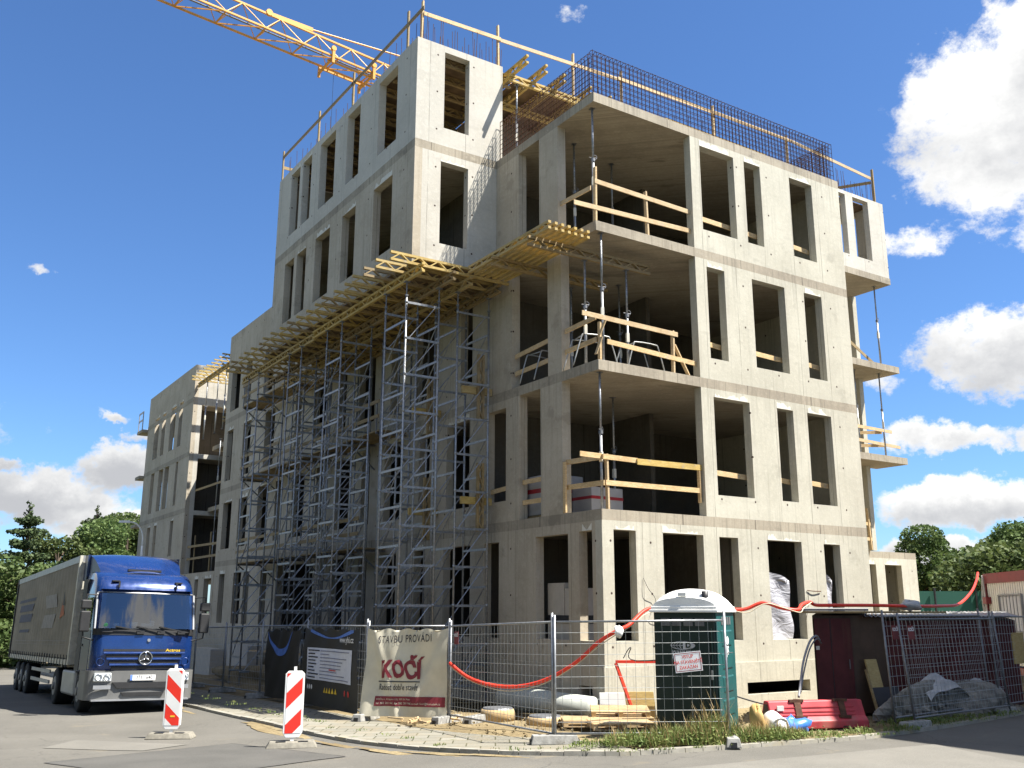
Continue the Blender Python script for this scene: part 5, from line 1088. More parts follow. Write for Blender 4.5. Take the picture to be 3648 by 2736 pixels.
for k in range(16):
    x=-4.2+rn.uniform(-.5,.6); y=.75-.4*(x+4.2)+rn.uniform(-.3,.25); a=rn.uniform(0,3); l=rn.uniform(.15,.4); z=gz(y)+.12+rn.uniform(0,.1)
    tag(MB().beam((x,y,z),(x+l*math.cos(a),y+l*math.sin(a),z+rn.uniform(-.03,.06)),.035,.03).obj('timber_offcut',M['plank']),'pale timber offcut scattered below the cream banner','offcut','timber offcuts below the cream banner')
mb=MB()
for k in range(420):
    x=rn.uniform(-4.3,3.2); y=rn.uniform(-5.6,.6)
    if x<-3.9-.3*y and y<-4: continue
    s=rn.uniform(.012,.04); mb.add(lumpy((x,y,.10+gz(y)),(s,s*.8,s*.6),k,(5,3),.5))
tag(mb.obj('gravel',M['sand']),kind='stuff')
# low soil bank, boards and blocks at the foot of the shaded wall
tag(lumpy((-1.6,14,-.35),(1.5,9,.62),17,(40,22),.3).obj('soil_bank',M['sand'],smooth=True),kind='stuff')
for k,(x,y,l) in enumerate(((-.9,24,'pale block wall base far along the shaded wall'),(-1.0,29,'farthest pale block stack along the shaded wall'))):
    tag(MB().box(x,y-1.2,-1,x+.6,y+1.6,.75-.3*k).obj('block_stack',M['aac']),l,'block stack','pale block stacks at the shaded wall')
tag(MB().beam((-1.6,14,.75),(-1.4,20.5,.65),.35,.05).obj('scaffold_board',M['plank']),'pale board lying along the soil bank by the shaded wall','board')
# ---------------------------------------------------------------- weeds along the kerb and in the gaps
def blades(name,spots,mat,label,hmin,hmax):
    rn=random.Random(len(spots)+int(hmax*100)); mb=MB()
    for cx,cy,rad,n,hs in spots:
        for _ in range(n):
            a=rn.uniform(0,2*PI); r=rad*math.sqrt(rn.random()); x=cx+r*math.cos(a)*1.5; y=cy+r*math.sin(a)*.8; h=rn.uniform(hmin,hmax)*hs*(1-.5*r/rad)*.85; w=rn.uniform(.004,.010); b=rn.uniform(0,2*PI); lx=math.cos(b)*h*rn.uniform(.15,.7); ly=math.sin(b)*h*rn.uniform(.15,.7); px,py=-math.sin(b)*w,math.cos(b)*w; z=.08
            mb.quad((x-px,y-py,z),(x+px,y+py,z),(x+lx*.4+px*.8,y+ly*.4+py*.8,z+h*.62),(x+lx*.4-px*.8,y+ly*.4-py*.8,z+h*.62)); mb.quad((x+lx*.4-px*.8,y+ly*.4-py*.8,z+h*.62),(x+lx*.4+px*.8,y+ly*.4+py*.8,z+h*.62),(x+lx,y+ly,z+h))
    return tag(mb.obj(name,mat),label,'weeds',kind='stuff')
def leafmat(name,c1,c2,c3=None,sc=1.2,trans=.25):
    m,g,b=newmat(name,.6,spec=.25); p=g.pos(); n=g.noise(p,sc,4,.6); f=g.noise(p,sc*9,3); r=g.n('ShaderNodeObjectInfo').outputs['Random']
    c=g.mix(g.step(n,.34,.66),c1,c2); c=g.mix(g.m('MULTIPLY',g.step(f,.4,.7),.5),c,c3 or c2); hs=g.n('ShaderNodeHueSaturation'); g.put(hs.inputs['Hue'],g.m('ADD',.485,g.m('MULTIPLY',r,.03))); g.put(hs.inputs['Value'],g.m('ADD',.8,g.m('MULTIPLY',r,.4))); g.put(hs.inputs['Color'],c)
    g.put(b.inputs['Base Color'],hs.outputs[0]); tr=g.n('ShaderNodeBsdfTranslucent'); g.put(tr.inputs['Color'],hs.outputs[0]); mx=g.n('ShaderNodeMixShader'); mx.inputs[0].default_value=trans; out=m.node_tree.nodes['Material Output']
    g.put(mx.inputs[1],b.outputs[0]); g.put(mx.inputs[2],tr.outputs[0]); g.put(out.inputs['Surface'],mx.outputs[0]); return m
M['grass']=leafmat('weed_green',(.10,.15,.035),(.17,.20,.06),(.27,.25,.10),2.5); M['dry']=leafmat('dry_stalks',(.30,.23,.09),(.40,.31,.14),None,3)
WS=[(-3.2,-4.75,.42,700,.8),(-2.6,-5.05,.45,900,1),(-2.05,-5.3,.42,1000,1.35),(-1.75,-5.25,.3,700,1.7),(-1.25,-5.45,.35,700,.9),(-.55,-5.55,.42,900,.75),(-3.9,-4.55,.3,160,.4),(.3,-5.75,.4,200,.35),(1.2,-5.9,.25,120,.5),(2.3,-6.0,.3,160,.35),(3.4,-5.5,.6,420,.5),(4.8,-5.3,.7,500,.45),(6.4,-5.15,.7,400,.4)]
blades('grass_weeds',WS,M['grass'],'green weeds growing at the kerb round the fence foot',.12,.46)
blades('grass_weeds',[(x,y,r,int(n*.10),s*1.25) for x,y,r,n,s in WS[:6]],M['dry'],'dry yellow stalks standing among the green weeds',.2,.6)
mb=MB(); rn=random.Random(12)
for cx,cy,rad,n,hs in WS:
    for _ in range(int(n*.8)):
        a=rn.uniform(0,2*PI); r=rad*math.sqrt(rn.random()); c=Vector((cx+r*math.cos(a)*1.6,cy+r*math.sin(a)*.85,.07+rn.uniform(.01,.28)*hs*(1-.6*r/rad))); d=Vector((rn.gauss(0,1),rn.gauss(0,1),rn.gauss(0,.5))).normalized(); e=d.cross(Vector((rn.gauss(0,.4),rn.gauss(0,.4),1))).normalized(); s=rn.uniform(.018,.05); mb.quad(c-d*s,c+e*s*.4,c+d*s,c-e*s*.4)
tag(mb.obj('broadleaf_weeds',M['grass']),'broad leaved weeds among the grass at the kerb','weeds',kind='stuff')
kw=[]
rn=random.Random(4)
for i in range(0,len(KL)):
    p=KL[i]
    if -6.8<p.y<12 and p.x<8 and rn.random()<.75: kw.append((p.x+rn.uniform(-.1,.2),p.y+rn.uniform(-.2,.2),rn.uniform(.06,.2),rn.randint(12,40),.2))
blades('grass_weeds',kw,M['grass'],'small weeds in the joints along the kerb',.12,.4)
# ---------------------------------------------------------------- articulated lorry
def lorry():
    pm,g,b=newmat('blue_lorry_paint',.22,.25); b.inputs['Coat Weight'].default_value=.6; b.inputs['Coat Roughness'].default_value=.06
    p=g.obj(); g.put(b.inputs['Base Color'],g.mix(g.step(g.noise(p,2.2,5),.35,.7),(.008,.031,.135),(.010,.038,.165))); g.put(b.inputs['Roughness'],g.step(g.noise(p,5,5),.3,.8,.2,.36))
    dm=simple('dark_blue_panel',(.008,.018,.07),.35); bm=simple('grey_bumper_plastic',(.135,.135,.13),.5,var=.08,scale=3); gm,g2,b2=newmat('windscreen_glass',.04,0,(.012,.015,.017)); b2.inputs['Specular IOR Level'].default_value=1.0; b2.inputs['Coat Weight'].default_value=1.0; b2.inputs['Coat Roughness'].default_value=.02; b2.inputs['Coat IOR'].default_value=1.7
    gt=gm.node_tree; gg=G(gt); tr_=gg.n('ShaderNodeBsdfTransparent'); tr_.inputs[0].default_value=(.5,.56,.55,1); gl=gg.n('ShaderNodeBsdfGlossy'); gl.inputs['Roughness'].default_value=.02; gl.inputs[0].default_value=(.95,.97,1,1); fr_=gg.n('ShaderNodeFresnel'); fr_.inputs[0].default_value=1.75; ms=gg.n('ShaderNodeMixShader'); gg.put(ms.inputs[0],gg.m('ADD',gg.m('MULTIPLY',fr_.outputs[0],1.0),.10,clamp=True)); gg.put(ms.inputs[1],tr_.outputs[0]); gg.put(ms.inputs[2],gl.outputs[0]); gg.put(gt.nodes['Material Output'].inputs['Surface'],ms.outputs[0])
    cu,g3,b3=newmat('grey_curtain_sheet',.65,spec=.3); p=g3.obj(); x,y,z=g3.xyz(p); fl=g3.m('SINE',g3.m('MULTIPLY',y,11)); n=g3.noise(g3.mul(p,(1,.35,1.2)),1.3,5,.6); c=g3.mix(g3.step(n,.34,.68),(.165,.145,.11),(.23,.203,.157)); c=g3.mix(g3.m('MULTIPLY',g3.step(g3.noise(p,4,5,.65),.5,.75),.35),c,(.15,.133,.10)); g3.put(b3.inputs['Base Color'],c); g3.put(b3.inputs['Normal'],g3.bump(g3.m('ADD',g3.m('MULTIPLY',fl,.25),n),.35,.04))
    ch=simple('chrome',(.75,.76,.78),.12,1,.03); lens,g4,b4=newmat('lamp_lens',.08,0,(.62,.65,.66)); b4.inputs['Coat Weight'].default_value=1
    tyre=simple('tyre_rubber',(.014,.014,.014),.85,var=.25); rim=simple('steel_rim',(.22,.22,.22),.5,.5); frame=simple('chassis_black',(.02,.02,.021),.6); alu=simple('weathered_aluminium',(.34,.345,.35),.45,.5,.12,3); post=simple('pale_trailer_post',(.46,.44,.37),.5)
    S=1.0; Y0=7.9
    t=thing('articulated_lorry','blue articulated lorry with long grey curtain side trailer parked at the kerb','lorry',(-8.38,Y0,gz(Y0)-.02)); t.scale=(S,S,S); t.rotation_euler=(-.025,.022,0)
    O=lambda mb,n,m,par=t,sm=False,bv=0: mb.obj(n,m,par,sm,True,bv)
    W=1.24
    KZ=[(.98,.02),(1.55,.0),(2.0,.03),(2.9,.27),(3.12,.36),(3.3,.52),(3.42,.78),(3.48,1.15)]
    def fy(z):
        for (a,b),(c,d) in zip(KZ,KZ[1:]):
            if z<=c: return b+(d-b)*max(0,(z-a))/(c-a)
        return KZ[-1][1]
    def sec(z,w=W,off=0,r=.30,back=2.25):
        f=fy(z)-off; w=w+off; pts=[(-w,back),(-w,back*.6),(-w,f+r+.08)]
        for k in range(1,8): a=PI/2*k/8; pts.append((-w+r-r*math.cos(a),f+r+.08-r*math.sin(a)))
        n=10
        for k in range(n+1): x=(-w+r)+(2*w-2*r)*k/n; pts.append((x,f+.08*(abs(x)/(w-r))**2))
        L=[(-x,y) for x,y in pts[:10]][::-1]
        return pts+L
    def loft(zs,wf=lambda z:W,off=0,cap=True,lo=None,hi=None,r=.30,back=2.25):
        mb=MB(); rows=[]
        for z in zs:
            s=sec(z,wf(z),off,r,back)
            if lo is not None: s=[q for q in s if q[1]<hi and abs(q[0])<lo]
            rows.append([(x,y,z) for x,y in s])
        n=len(rows[0]); i=0
        for rr in rows: mb.v+=rr
        for j in range(len(rows)-1):
            for k in range(n-1): a=j*n+k; mb.f.append((a,a+1,a+n+1,a+n))
        if cap: mb.f.append(tuple((len(rows)-1)*n+k for k in range(n))); mb.f.append(tuple(reversed(range(n))))
        return mb
    wz=lambda z:W-.10*max(0,(z-2.6)/.9)**1.5
    zs=[.98,1.1,1.3,1.55,1.8,2.0,2.2,2.5,2.8,2.95,3.05,3.12,3.2,3.28,3.35,3.41,3.45,3.48]
    sh=loft(zs,wz); keep=[]
    for f in sh.f:
        cx_,cy_,cz_=[sum(sh.v[k][j] for k in f)/len(f) for j in range(3)]
        if len(f)==4 and 2.0<cz_<2.93 and abs(cx_)<1.0 and cy_<1.0: continue
        keep.append(f)
    sh.f=keep; O(sh,'cab_shell',pm,sm=True)
    it=MB(); y1=1.9; it.quad((-1.1,y1,1.2),(1.1,y1,1.2),(1.1,y1,3.0),(-1.1,y1,3.0)); it.quad((-1.1,.05,1.95),(1.1,.05,1.95),(1.1,y1,1.95),(-1.1,y1,1.95)); it.quad((-1.12,.1,1.2),(-1.12,y1,1.2),(-1.12,y1,3.0),(-1.12,.5,3.0)); it.quad((1.12,.1,1.2),(1.12,y1,1.2),(1.12,y1,3.0),(1.12,.5,3.0)); it.quad((-1.12,.25,3.0),(1.12,.25,3.0),(1.12,y1,3.0),(-1.12,y1,3.0)); O(it,'cab_interior',frame)
    O(MB().hexa([(-1.05,.12,1.96),(1.05,.12,1.96),(1.05,.75,1.96),(-1.05,.75,1.96)],[(-1.0,.18,2.06),(1.0,.18,2.06),(1.0,.6,2.16),(-1.0,.6,2.16)]),'dashboard',bm)
    for sx in (-.6,.6): O(MB().box(sx-.26,1.2,1.96,sx+.26,1.36,2.62),'seat',frame,bv=.05); 
    O(MB().ring((.58,.72,2.22),.22,.018,'y',20,6),'steering_wheel',frame,sm=True)
    for k,(a_,b_,c_) in enumerate(((-.35,.16,.10),(-.1,.22,.07),(.12,.10,.14),(-.75,.12,.06))): O(MB().box(a_,.28,2.10,a_+b_,.36,2.10+c_),'dash_paper',M['panel_white'])
    O(MB().cyl((-.98,fy(2.12)-.002,2.12),(-.98,fy(2.12)-.0,2.121),.05,12),'round_sticker',simple('green_sticker',(.1,.45,.2),.5))
    O(MB().box(-1.2,2.25,1.0,1.2,2.3,3.4),'cab_rear_wall',frame)
    # side faces of the cab and door windows
    for s in (-1,1):
        d=O(MB().box(s*1.243-.006,.42,1.02,s*1.243+.006,1.5,2.0),'door',dm); O(MB().box(s*1.243-.008,.52,2.05,s*1.22+.012,1.35,2.8),'door_window',gm,d); O(MB().box(s*1.256-.012,1.3,1.6,s*1.256+.012,1.46,1.66),'handle',frame,d)
        O(MB().box(s*1.2-.05,1.6,1.0,s*1.2+.05,2.2,3.3),'side_fairing',frame)
        m=MB(); m.box(s*1.46-.12,.12,1.95,s*1.46+.12,.3,2.45); m.box(s*1.46-.12,.14,2.5,s*1.46+.12,.3,2.72); mm=O(m,'mirror',frame,bv=.03); a=MB(); a.tube([(s*1.2,.3,2.85),(s*1.46,.2,2.85),(s*1.5,.2,2.3),(s*1.46,.2,1.82),(s*1.2,.25,1.75)],.022,6); O(a,'mirror_arm',frame,mm)
        O(MB().box(s*1.46-.1,.302,1.98,s*1.46+.1,.306,2.42),'mirror_glass',ch,mm)
    O(loft([1.88,1.95,2.03],lambda z:W,.012,False,1.24,.95),'cowl_band',frame,sm=True)
    O(MB().grid(16,10,lambda u,v:((2*u-1)*(1.14-.04*v),fy(2.04+.86*v)-.025+.07*(2*u-1)**2,2.04+.86*v)),'windscreen',gm,sm=True)
    pl=MB()
    for s in (-1,1): pl.tube([(s*1.2,fy(2.03)+.18,2.03),(s*1.19,fy(2.9)+.17,2.9)],.035,6)
    O(pl,'windscreen_pillar',alu)
    wp=MB()
    for x0,x1 in ((-.15,-.75),(.35,-.25),(.85,.3)): wp.beam((x0,fy(1.98)-.05,1.98),(x1,fy(2.08)-.05,2.09),.02,.03); wp.box(x0-.09,fy(1.96)-.05,1.91,x0+.09,fy(1.96)+.02,1.99)
    O(wp,'wiper',frame)
    O(loft([2.915,2.94],wz,.016,False,1.2,.7),'windscreen_top_trim',alu,sm=True)
    for x in (-.78,.78):
        k=MB(); k.box(x-.09,fy(3.2)-.02,3.2,x+.09,fy(3.2)+.1,3.23); k.box(x+.05*(1 if x<0 else -1),fy(3.1)-.03,3.05,x+.09*(1 if x<0 else -1),fy(3.1)+.02,3.2); O(k,'marker_lamp',frame)
    # grille
    for k,(z,w) in enumerate(((1.515,.98),(1.375,.90),(1.235,.82))):
        O(MB().box(-w,-.02,z-.028,w,.02,z+.028),'grille_slot',frame); O(MB().hexa([(-w,-.055,z-.085),(w,-.055,z-.085),(w,.0,z-.1),(-w,.0,z-.1)],[(-w,-.05,z-.045),(w,-.05,z-.045),(w,.0,z-.03),(-w,.0,z-.03)]),'grille_slat',pm,bv=.008)
    O(MB().box(-.76,-.015,1.06,.76,.05,1.13),'lower_grille_gap',frame)
    for s in (-1,1): O(MB().ring((s*1.02,.01,1.24),.09,.012,'y',14,5),'corner_badge_ring',pm,sm=True)
    st=MB(); st.ring((.02,-.075,1.33),.155,.016,'y',28,8)
    for a in (90,210,330): st.tube([(.02,-.075,1.33),(.02+.15*math.cos(R(a)),-.075,1.33+.15*math.sin(R(a)))],[.028,.006],6)
    em=O(st,'star_emblem',ch,sm=True); O(MB().cyl((.02,-.055,1.33),(.02,-.062,1.33),.15,24),'emblem_disc',frame,em)
    O(MB().add(text('Actros',.13,.002),lambda q:(q[0]+.68,-.03,q[1]*.75+1.515)),'model_lettering',M['sign_yellow'])
    O(MB().cyl((.07,fy(1.75)-.03,1.76),(.07,fy(1.75)+.02,1.76),.04,12),'front_badge',alu)
    # bumper
    O(loft([.34,.42,.55,.56,.75,.95,1.03],lambda z:1.245,.05 ,True,None,None,.22,1.0),'bumper',bm,sm=False,bv=.0)
    O(MB().box(-1.15,-.09,.325,1.15,.1,.36),'bumper_lip',alu); O(MB().hexa([(-.58,-.06,.62),(.58,-.06,.62),(.58,.0,.62),(-.58,.0,.62)],[(-.7,-.062,.76),(.7,-.062,.76),(.7,.0,.76),(-.7,.0,.76)]),'air_intake',frame); O(MB().hexa([(-.42,-.06,.44),(.5,-.06,.44),(.5,0,.44),(-.42,0,.44)],[(-.48,-.062,.52),(.55,-.062,.52),(.55,0,.52),(-.48,0,.52)]),'step_slot',frame)
    for s in (-1,1):
        hb=O(MB().hexa([(s*.93-.21,-.05,.78),(s*.93+.21,-.02,.78),(s*.93+.21,.1,.78),(s*.93-.21,.1,.78)],[(s*.93-.20,-.055,.98),(s*.93+.20,-.02,.98),(s*.93+.2,.1,.98),(s*.93-.2,.1,.98)]),'headlight',lens,bv=.02)
        q=MB()
        for dx in (-.1,.1): q.ring((s*.93+dx,-.055,.88),.075,.012,'y',14,5)
        O(q,'reflector_ring',ch,hb,True); O(MB().box(s*.93-.2,-.06,.60,s*.93+.2,-.02,.69),'fog_lamp',alu)
    pt=O(MB().box(-.30,-.085,.80,.30,-.07,.93),'number_plate',M['white']); O(MB().box(-.30,-.0875,.802,-.245,-.0855,.928),'blue_strip',M['banner_blue'],pt); O(MB().add(text('3T5 1640',.125,.001,1.02,.80),lambda q:(q[0]+.03,-.0872,q[1]+.865)),'plate_lettering',M['ink'],pt)
    # roof deflector
    df=MB(); 
    def dfl(u,v):
        x=(2*u-1); w=1.16*(.86+.14*v); y=.85+1.55*v-.0*x; z=3.46+.56*math.sin(v*PI/2)**.9-.14*abs(x)**3*(1-v*.6); return (x*w,y+.30*abs(x)**2.4*(1-v),z)
    df.grid(18,12,dfl); O(df,'roof_deflector',pm,sm=True)
    sd=MB()
    for s in (-1,1):
        e=[dfl((s+1)/2,v/12) for v in range(13)]
        for a,b_ in zip(e,e[1:]): sd.quad(a,b_,(b_[0],b_[1],3.36),(a[0],a[1],3.36))
        sd.box(min(s*1.12,s*1.2),2.3,3.3,max(s*1.12,s*1.2),2.75,3.98)
    O(sd,'deflector_side',dm); O(MB().box(-.42,.92,3.50,.42,1.02,3.555),'roof_slot',frame)
    # chassis, wheels
    O(MB().box(-.45,.8,.75,.45,7.0,1.0),'tractor_frame',frame)
    def wheel(x,y,r=.5,w=.30):
        s=1 if x>0 else -1; a=O(MB().tube([(x-w/2,y,r),(x-w/2+.03,y,r),(x+w/2-.03,y,r),(x+w/2,y,r)],[r*.9,r,r,r*.9],28),'wheel',tyre,sm=False)
        q=MB().tube([(x+s*(w/2-.02),y,r),(x+s*(w/2+.012),y,r)],[r*.58,r*.5],20); q.cyl((x+s*w/2,y,r),(x+s*(w/2+.06),y,r),.1,12); O(q,'rim',rim,a)
    for s in (-1,1):
        wheel(s*1.07,1.35); wheel(s*1.0,5.0,.5,.5)
        O(MB().ring((s*1.08,1.35,.52),.60,.035,'x',16,5,0,PI),'mudguard',frame); O(MB().box(s*1.15-.1,2.0,.35,s*1.15+.06,3.9,.98),'fuel_tank',alu,bv=.06)
        for k in range(3): O(MB().box(s*1.13-.08,.5+.0*k,.45+.27*k,s*1.13+.1,.95,.5+.27*k),'cab_step',frame)
        for y in (11.3,12.6,13.9): wheel(s*1.05,y,.5,.4)
        for z in (.55,.85): O(MB().box(s*1.2-.02,6.4,z-.05,s*1.2+.02,10.3,z+.05),'side_guard',alu)
        O(MB().box(s*.9-.07,6.0,.25,s*.9+.07,6.15,1.05),'landing_leg',alu)
    O(MB().box(-.5,3.4,1.0,.5,16.2,1.12),'trailer_frame',frame)
    F,B,TW,zb,zt=2.85,16.4,1.27,1.12,4.0
    O(MB().box(-TW,F,zb,TW,B,zt-.12),'trailer_core',frame); O(MB().box(-TW+.01,F-.02,zb,TW-.01,F-.001,zt-.15),'front_wall',post)
    for s in (-1,1):
        O(MB().grid(90,6,lambda u,v:(s*(TW+.012+.008*math.sin(u*150)),F+.16+(B-F-.3)*u,zb+.16+(zt-zb-.34)*v)),'side_curtain',cu,sm=True)
        bk=MB()
        for k in range(26): y=F+.4+k*.515; bk.box(s*(TW+.02)-.012,y-.025,zb-.08,s*(TW+.02)+.012,y+.025,zb+.24)
        O(bk,'curtain_buckle',frame); O(MB().box(s*TW-.02,F,zb-.02,s*TW+.03,B,zb+.12),'side_rail',post); O(MB().box(s*TW-.03,F-.02,zt-.18,s*TW+.028,B,zt),'roof_rail',alu); O(MB().box(s*TW-.05,F-.03,zb,s*TW+.026,F+.14,zt-.005),'corner_post',post); O(MB().box(s*TW-.05,B-.14,zb,s*TW+.03,B+.02,zt-.005),'rear_post',frame)
    O(MB().box(-TW+.03,F,zt-.11,TW-.03,B,zt-.02),'roof_sheet',post); O(MB().box(-TW+.03,F-.021,zt-.17,TW-.03,F+.1,zt-.004),'front_header',alu)
    fd=simple('faded_blue_print',(.05,.06,.10),.7,var=.3); fd2=simple('pale_print',(.24,.23,.22),.7); og=simple('orange_print',(.35,.10,.03),.7); x=-TW-.024
    lg=MB()
    Q=lambda y0,z0,y1,z1,sk=0: lg.quad((x,y0,z0),(x,y1,z0),(x,y1+sk,z1),(x,y0+sk,z1))
    for y,z0,z1,l in ((11.0,3.05,3.15,4.3),(11.4,2.72,2.95,3.5),(11.5,2.35,2.62,3.2),(11.8,2.0,2.10,2.6)): Q(y,z0,y+l,z1,-.25)
    O(lg,'faded_lettering',fd); lg=MB(); Q(6.0,2.7,8.2,3.1,.4); Q(6.5,2.1,8.8,2.5,-.4); O(lg,'faded_emblem',fd2); lg=MB(); lg.quad((x,4.6,2.45),(x,5.35,2.35),(x,5.0,2.95)); O(lg,'triangle_mark',og); lg=MB(); lg.quad((x-.002,4.65,2.72),(x-.002,5.05,2.72),(x-.002,4.95,3.15)); O(lg,'dark_mark',frame)
    lg=MB(); Q(3.6,1.72,15,1.735); Q(3.6,1.62,15,1.63); O(lg,'curtain_seam',fd2)
lorry()
# ---------------------------------------------------------------- street lamp, far fence, trees
t=thing('street_lamp','pale curved street lamp behind the lorry trailer','street lamp',(-.3,46.8,gz(46.8)))
lp=Vector((-.32,46.8,gz(46.8)))
MB().tube([lp,lp+Vector((-.02,0,5)),lp+Vector((-.05,0,7.4))],[.11,.085,.07],10).obj('pole',M['white'],t,True)
MB().tube(smooth_pts([lp+Vector((-.05,0,7.4)),lp+Vector((-.12,0,8.2)),lp+Vector((-.5,0,8.75)),lp+Vector((-1.0,0,8.88))],4),.05,8).obj('arm',M['white'],t,True)
MB().hexa([lp+Vector((-1.6,-.12,8.80)),lp+Vector((-.95,-.14,8.80)),lp+Vector((-.95,.14,8.80)),lp+Vector((-1.6,.12,8.80))],[lp+Vector((-1.55,-.08,8.93)),lp+Vector((-.95,-.1,8.97)),lp+Vector((-.95,.1,8.97)),lp+Vector((-1.55,.08,8.93))]).obj('lamp_head',M['white'],t)
m_,g_n,b_=newmat('green_screen_net',.8); b_.inputs['Base Color'].default_value=(.012,.085,.06,1); M['net']=m_
t=thing('net_fence','dark green netted fence in front of the trees at the right','fence',(28,9.5,0))
MB().beam((26.2,11.0,1.55),(33,6.9,1.55),.03,3.2).obj('net_panel',M['net'],t)
for k in range(5): q=Vector((26.2,11.0,0)).lerp(Vector((33,6.9,0)),k/4); MB().cyl((q.x-.08,q.y-.1,0),(q.x-.08,q.y-.1,3.3),.05,8).obj('post',M['dark'],t)
M['leaf_pine']=leafmat('pine_needles',(.036,.06,.024),(.072,.10,.04),(.12,.142,.056),.8,.15); M['leaf']=leafmat('broad_leaves',(.054,.09,.027),(.105,.145,.045),(.165,.19,.066),.5,.3); M['bark']=simple('tree_bark',(.09,.065,.045),.95,var=.3,bump=.4)
def crownmesh(kind,seed,N):
    rn=random.Random(seed); mb=MB(); lobes=[]
    if kind=='pine':
        for k in range(11):
            h=.12+.78*k/10; r=((1-h)**.85*3.6+.35)*rn.uniform(.7,1.2); nb=rn.choice((4,5,6)); a0=rn.uniform(0,6)
            for j in range(nb):
                a=a0+6.28*j/nb+rn.uniform(-.3,.3); q=r*rn.uniform(.65,1.1)
                for f,sz in ((.5,.75),(1,.55)): lobes.append((q*f*math.cos(a),q*f*math.sin(a),h*11.5+q*.12*f,sz*(1.1-.5*h)*rn.uniform(.8,1.2),rn.uniform(.45,.7)))
        for k in range(7): lobes.append((rn.uniform(-.15,.15),rn.uniform(-.15,.15),10.0+.3*k,.42-.045*k,.9))
    else:
        H=9 if kind=='tree' else 5.5; Rr=3.6 if kind=='tree' else 2.7
        for k in range(20):
            f=rn.uniform(.12,1); zc=f*H; r=Rr*math.sqrt(max(.05,1-((f-.5)/.56)**2)); a=rn.uniform(0,6.28); d=r*math.sqrt(rn.random())*1.02; lobes.append((d*math.cos(a),d*math.sin(a),zc,rn.uniform(.6,1.6),rn.uniform(.6,1.0)))
    tot=sum(l[3]**2 for l in lobes)
    for x,y,z,r,fl in lobes:
        for _ in range(int(N*r*r/tot)):
            v=Vector((rn.gauss(0,1),rn.gauss(0,1),rn.gauss(0,1))).normalized()*r*rn.uniform(.62,1.08)**.8; c=Vector((x+v.x,y+v.y,z+v.z*fl)); s=rn.uniform(.07,.165); a=Vector((rn.gauss(0,1),rn.gauss(0,1),rn.gauss(0,1))).normalized(); b=a.cross(Vector((rn.gauss(0,1),rn.gauss(0,1),rn.gauss(0,1)))).normalized()
            mb.quad(c-a*s-b*s*.3,c+a*s*.2-b*s*.7,c+a*s+b*s*.25,c-a*s*.1+b*s*.7)
    return mb,lobes
def trunkmesh(H,lobes,seed):
    rn=random.Random(seed); mb=MB().tube([(0,0,-1),(.05,0,H*.3),(-.05,.05,H*.6),(0,0,H*.92)],[.24,.19,.12,.03],8)
    for x,y,z,r,_ in lobes[::2]: mb.tube([(0,0,max(.6,z-1.2)),(x*.5,y*.5,z-.4),(x*.9,y*.9,z)],[.07,.05,.02],5)
    return mb
def proto(kind,seed,N,mat,name,H):
    c,l=crownmesh(kind,seed,N); t=thing(name,'x','tree',(0,0,0)); c.obj('crown',M[mat],t,local=True); trunkmesh(H,l,seed).obj('trunk',M['bark'],t,local=True); return t
PR={('pine',0):proto('pine',1,13000,'leaf_pine','pine_tree',11.5),('pine',1):proto('pine',5,13000,'leaf_pine','pine_tree',11.5),('tree',0):proto('tree',2,16000,'leaf','leafy_tree',9),('tree',1):proto('tree',9,16000,'leaf','leafy_tree',9),('bush',0):proto('bush',3,11000,'leaf','leafy_bush',5.5)}
used=set()
def plant(kind,v,x,y,top,label,group,wide=1.0):
    H={'pine':12.0,'tree':9.6,'bush':6.1}[kind]; z=gz(y)-.1 if x<10 else -.1; s=(top-z)/H; p=PR[(kind,v)]; rz=random.uniform(0,6)
    if (kind,v) not in used: used.add((kind,v)); o=p; o.location=(x,y,z); o.rotation_euler=(0,0,rz); o.scale=(s*wide,s*wide,s); tag(o,label,'tree',group)
    else: dup(p,(x,y,z),rz,label,group,(s*wide,s*wide,s))
GL='trees behind the lorry'
plant('pine',0,-5.6,60.3,10.1,'tall dark pine with a ragged tip, highest above the trailer',GL,1.05); plant('pine',1,2.2,79.4,11.9,'slimmer pine with an upright tip, left of the street lamp',GL,.9)
plant('tree',0,-9.6,58,7.6,'leafy tree at the left edge of the photo',GL,1.2); plant('tree',1,-8.8,66,8.4,'leafy tree rising just left of the tall pine',GL,1.2); plant('tree',0,-2.6,66,8.0,'leafy tree right of the tall pine',GL,1.15); plant('tree',1,.2,70,9.0,'leafy tree between the two pines',GL,1.2); plant('tree',0,4.9,78,10.6,'leafy tree whose top stands behind the street lamp',GL,1.1); plant('tree',1,7.4,82,11.0,'leafy tree half hidden by the far left block',GL,1.1); plant('bush',0,-11.6,44,4.6,'leafy bush beside the rear of the trailer',GL,1.2); plant('bush',0,-13.4,52,5.0,'leafy bush low at the left edge',GL,1.3); plant('tree',1,-14.5,63,8.6,'leafy tree beyond the bushes at the left edge',GL,1.2); plant('bush',0,-6.2,52,5.2,'leafy bush hidden by the trailer top',GL,1.3)
GRt='trees at the right'
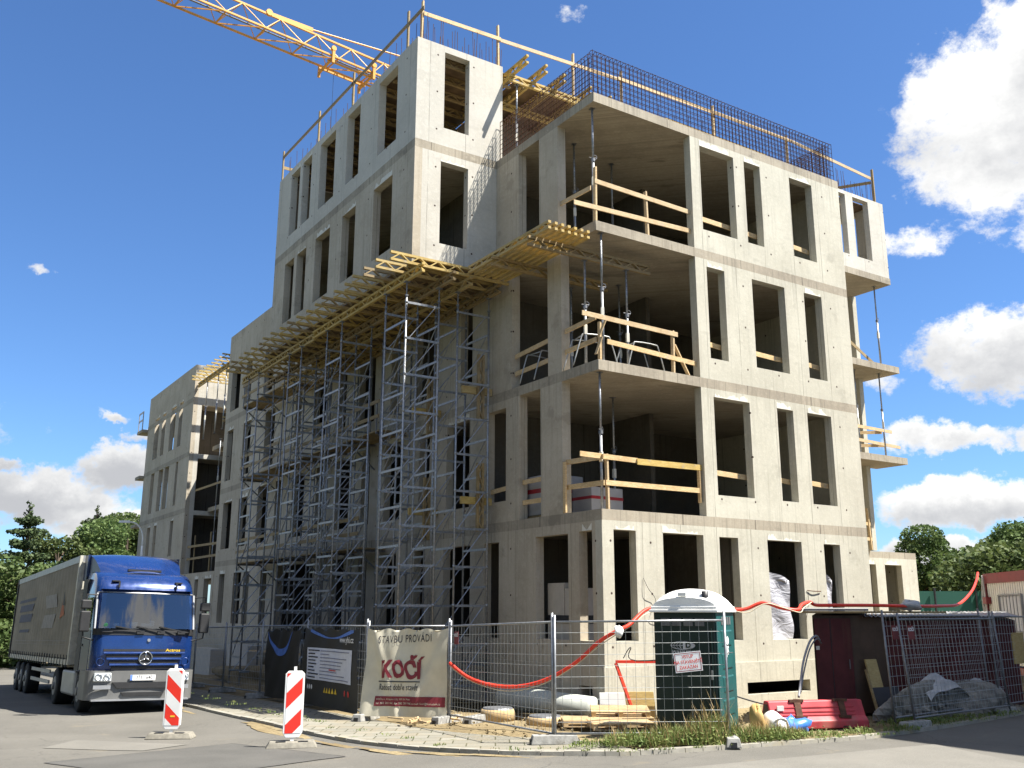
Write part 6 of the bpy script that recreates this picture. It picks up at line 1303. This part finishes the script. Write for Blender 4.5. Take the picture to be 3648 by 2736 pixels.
plant('tree',1,40.3,19.1,7.1,'dark leafy tree behind the annex roof',GRt,1.1); plant('bush',0,43,15.6,6.2,'low leafy bush right of the annex',GRt,1.4); plant('bush',0,44.5,14.2,6.4,'leafy bush in the dip of the right hand treeline',GRt,1.3); plant('tree',0,41.0,12.0,7.2,'round leafy tree left of the cabin roof',GRt,1.25); plant('tree',1,38.6,9.4,7.6,'big leafy tree above the cabin roof',GRt,1.3); plant('tree',0,38.5,6.3,8.2,'tallest leafy tree at the right edge',GRt,1.3); plant('tree',1,44.5,10.2,8.0,'leafy tree behind the cabin trees',GRt,1.2); plant('bush',0,36.5,11.6,5.4,'leafy bush just above the green net fence',GRt,1.4); plant('bush',0,34.0,8.0,5.6,'leafy bush close behind the cabin',GRt,1.4); plant('tree',0,36,2.5,8.4,'leafy tree at the right edge beyond the cabin',GRt,1.2)
plant('tree',0,43.5,12.6,7.3,'leafy tree filling the treeline left of the cabin roof',GRt,1.5); plant('tree',1,46,16.8,6.6,'leafy tree far behind the low bushes at the annex',GRt,1.5)
# the wooded bank across the street, left of and behind the camera (outside the picture; it shuts out the low western sky)
cb,lb_=crownmesh('bush',33,16000); wb=MB(); rn=random.Random(77)
for k in range(15):
    x=-27-rn.uniform(0,5); y=-34+6.6*k; s=rn.uniform(1.9,2.6)*(1.15 if k%3 else .9)
    if y>24: continue
    if k%2==0 or True:
        for _p in range(1):
            a=rn.uniform(0,6.28); ca,sa=math.cos(a)*s,math.sin(a)*s
            pr=MB(); st=3; pr.f=[]; pr.v=[]
            for f in cb.f[k%4::4]:
                i=len(pr.v); c0=cb.v[f[0]]
                for j in f: q=cb.v[j]; q=(c0[0]+(q[0]-c0[0])*2.0,c0[1]+(q[1]-c0[1])*2.0,c0[2]+(q[2]-c0[2])*2.0); pr.v.append((x+q[0]*ca-q[1]*sa,y+q[0]*sa+q[1]*ca,q[2]*s-.6))
                pr.f.append((i,i+1,i+2,i+3))
            wb.add(pr)
tag(wb.obj('woodland',M['leaf'],local=True),kind='stuff')
# distant wooded hills
M['hill']=simple('distant_wood',(.035,.055,.035),1,var=.3,scale=.05)
for nm,a0,a1,rr,hh in (('hills',-40,60,420,13),('hills',40,130,300,9)):
    mb=MB(); mb.grid(80,4,lambda u,v:(CAM.x+(rr+60*v)*math.sin(R(a0+(a1-a0)*u)),CAM.y+(rr+60*v)*math.cos(R(a0+(a1-a0)*u)),-4+(v if v<.6 else 1.2-v)*hh*(1.1+.35*math.sin(u*23)+.2*math.sin(u*61+2)))); tag(mb.obj(nm,M['hill'],local=True,smooth=True),kind='structure')
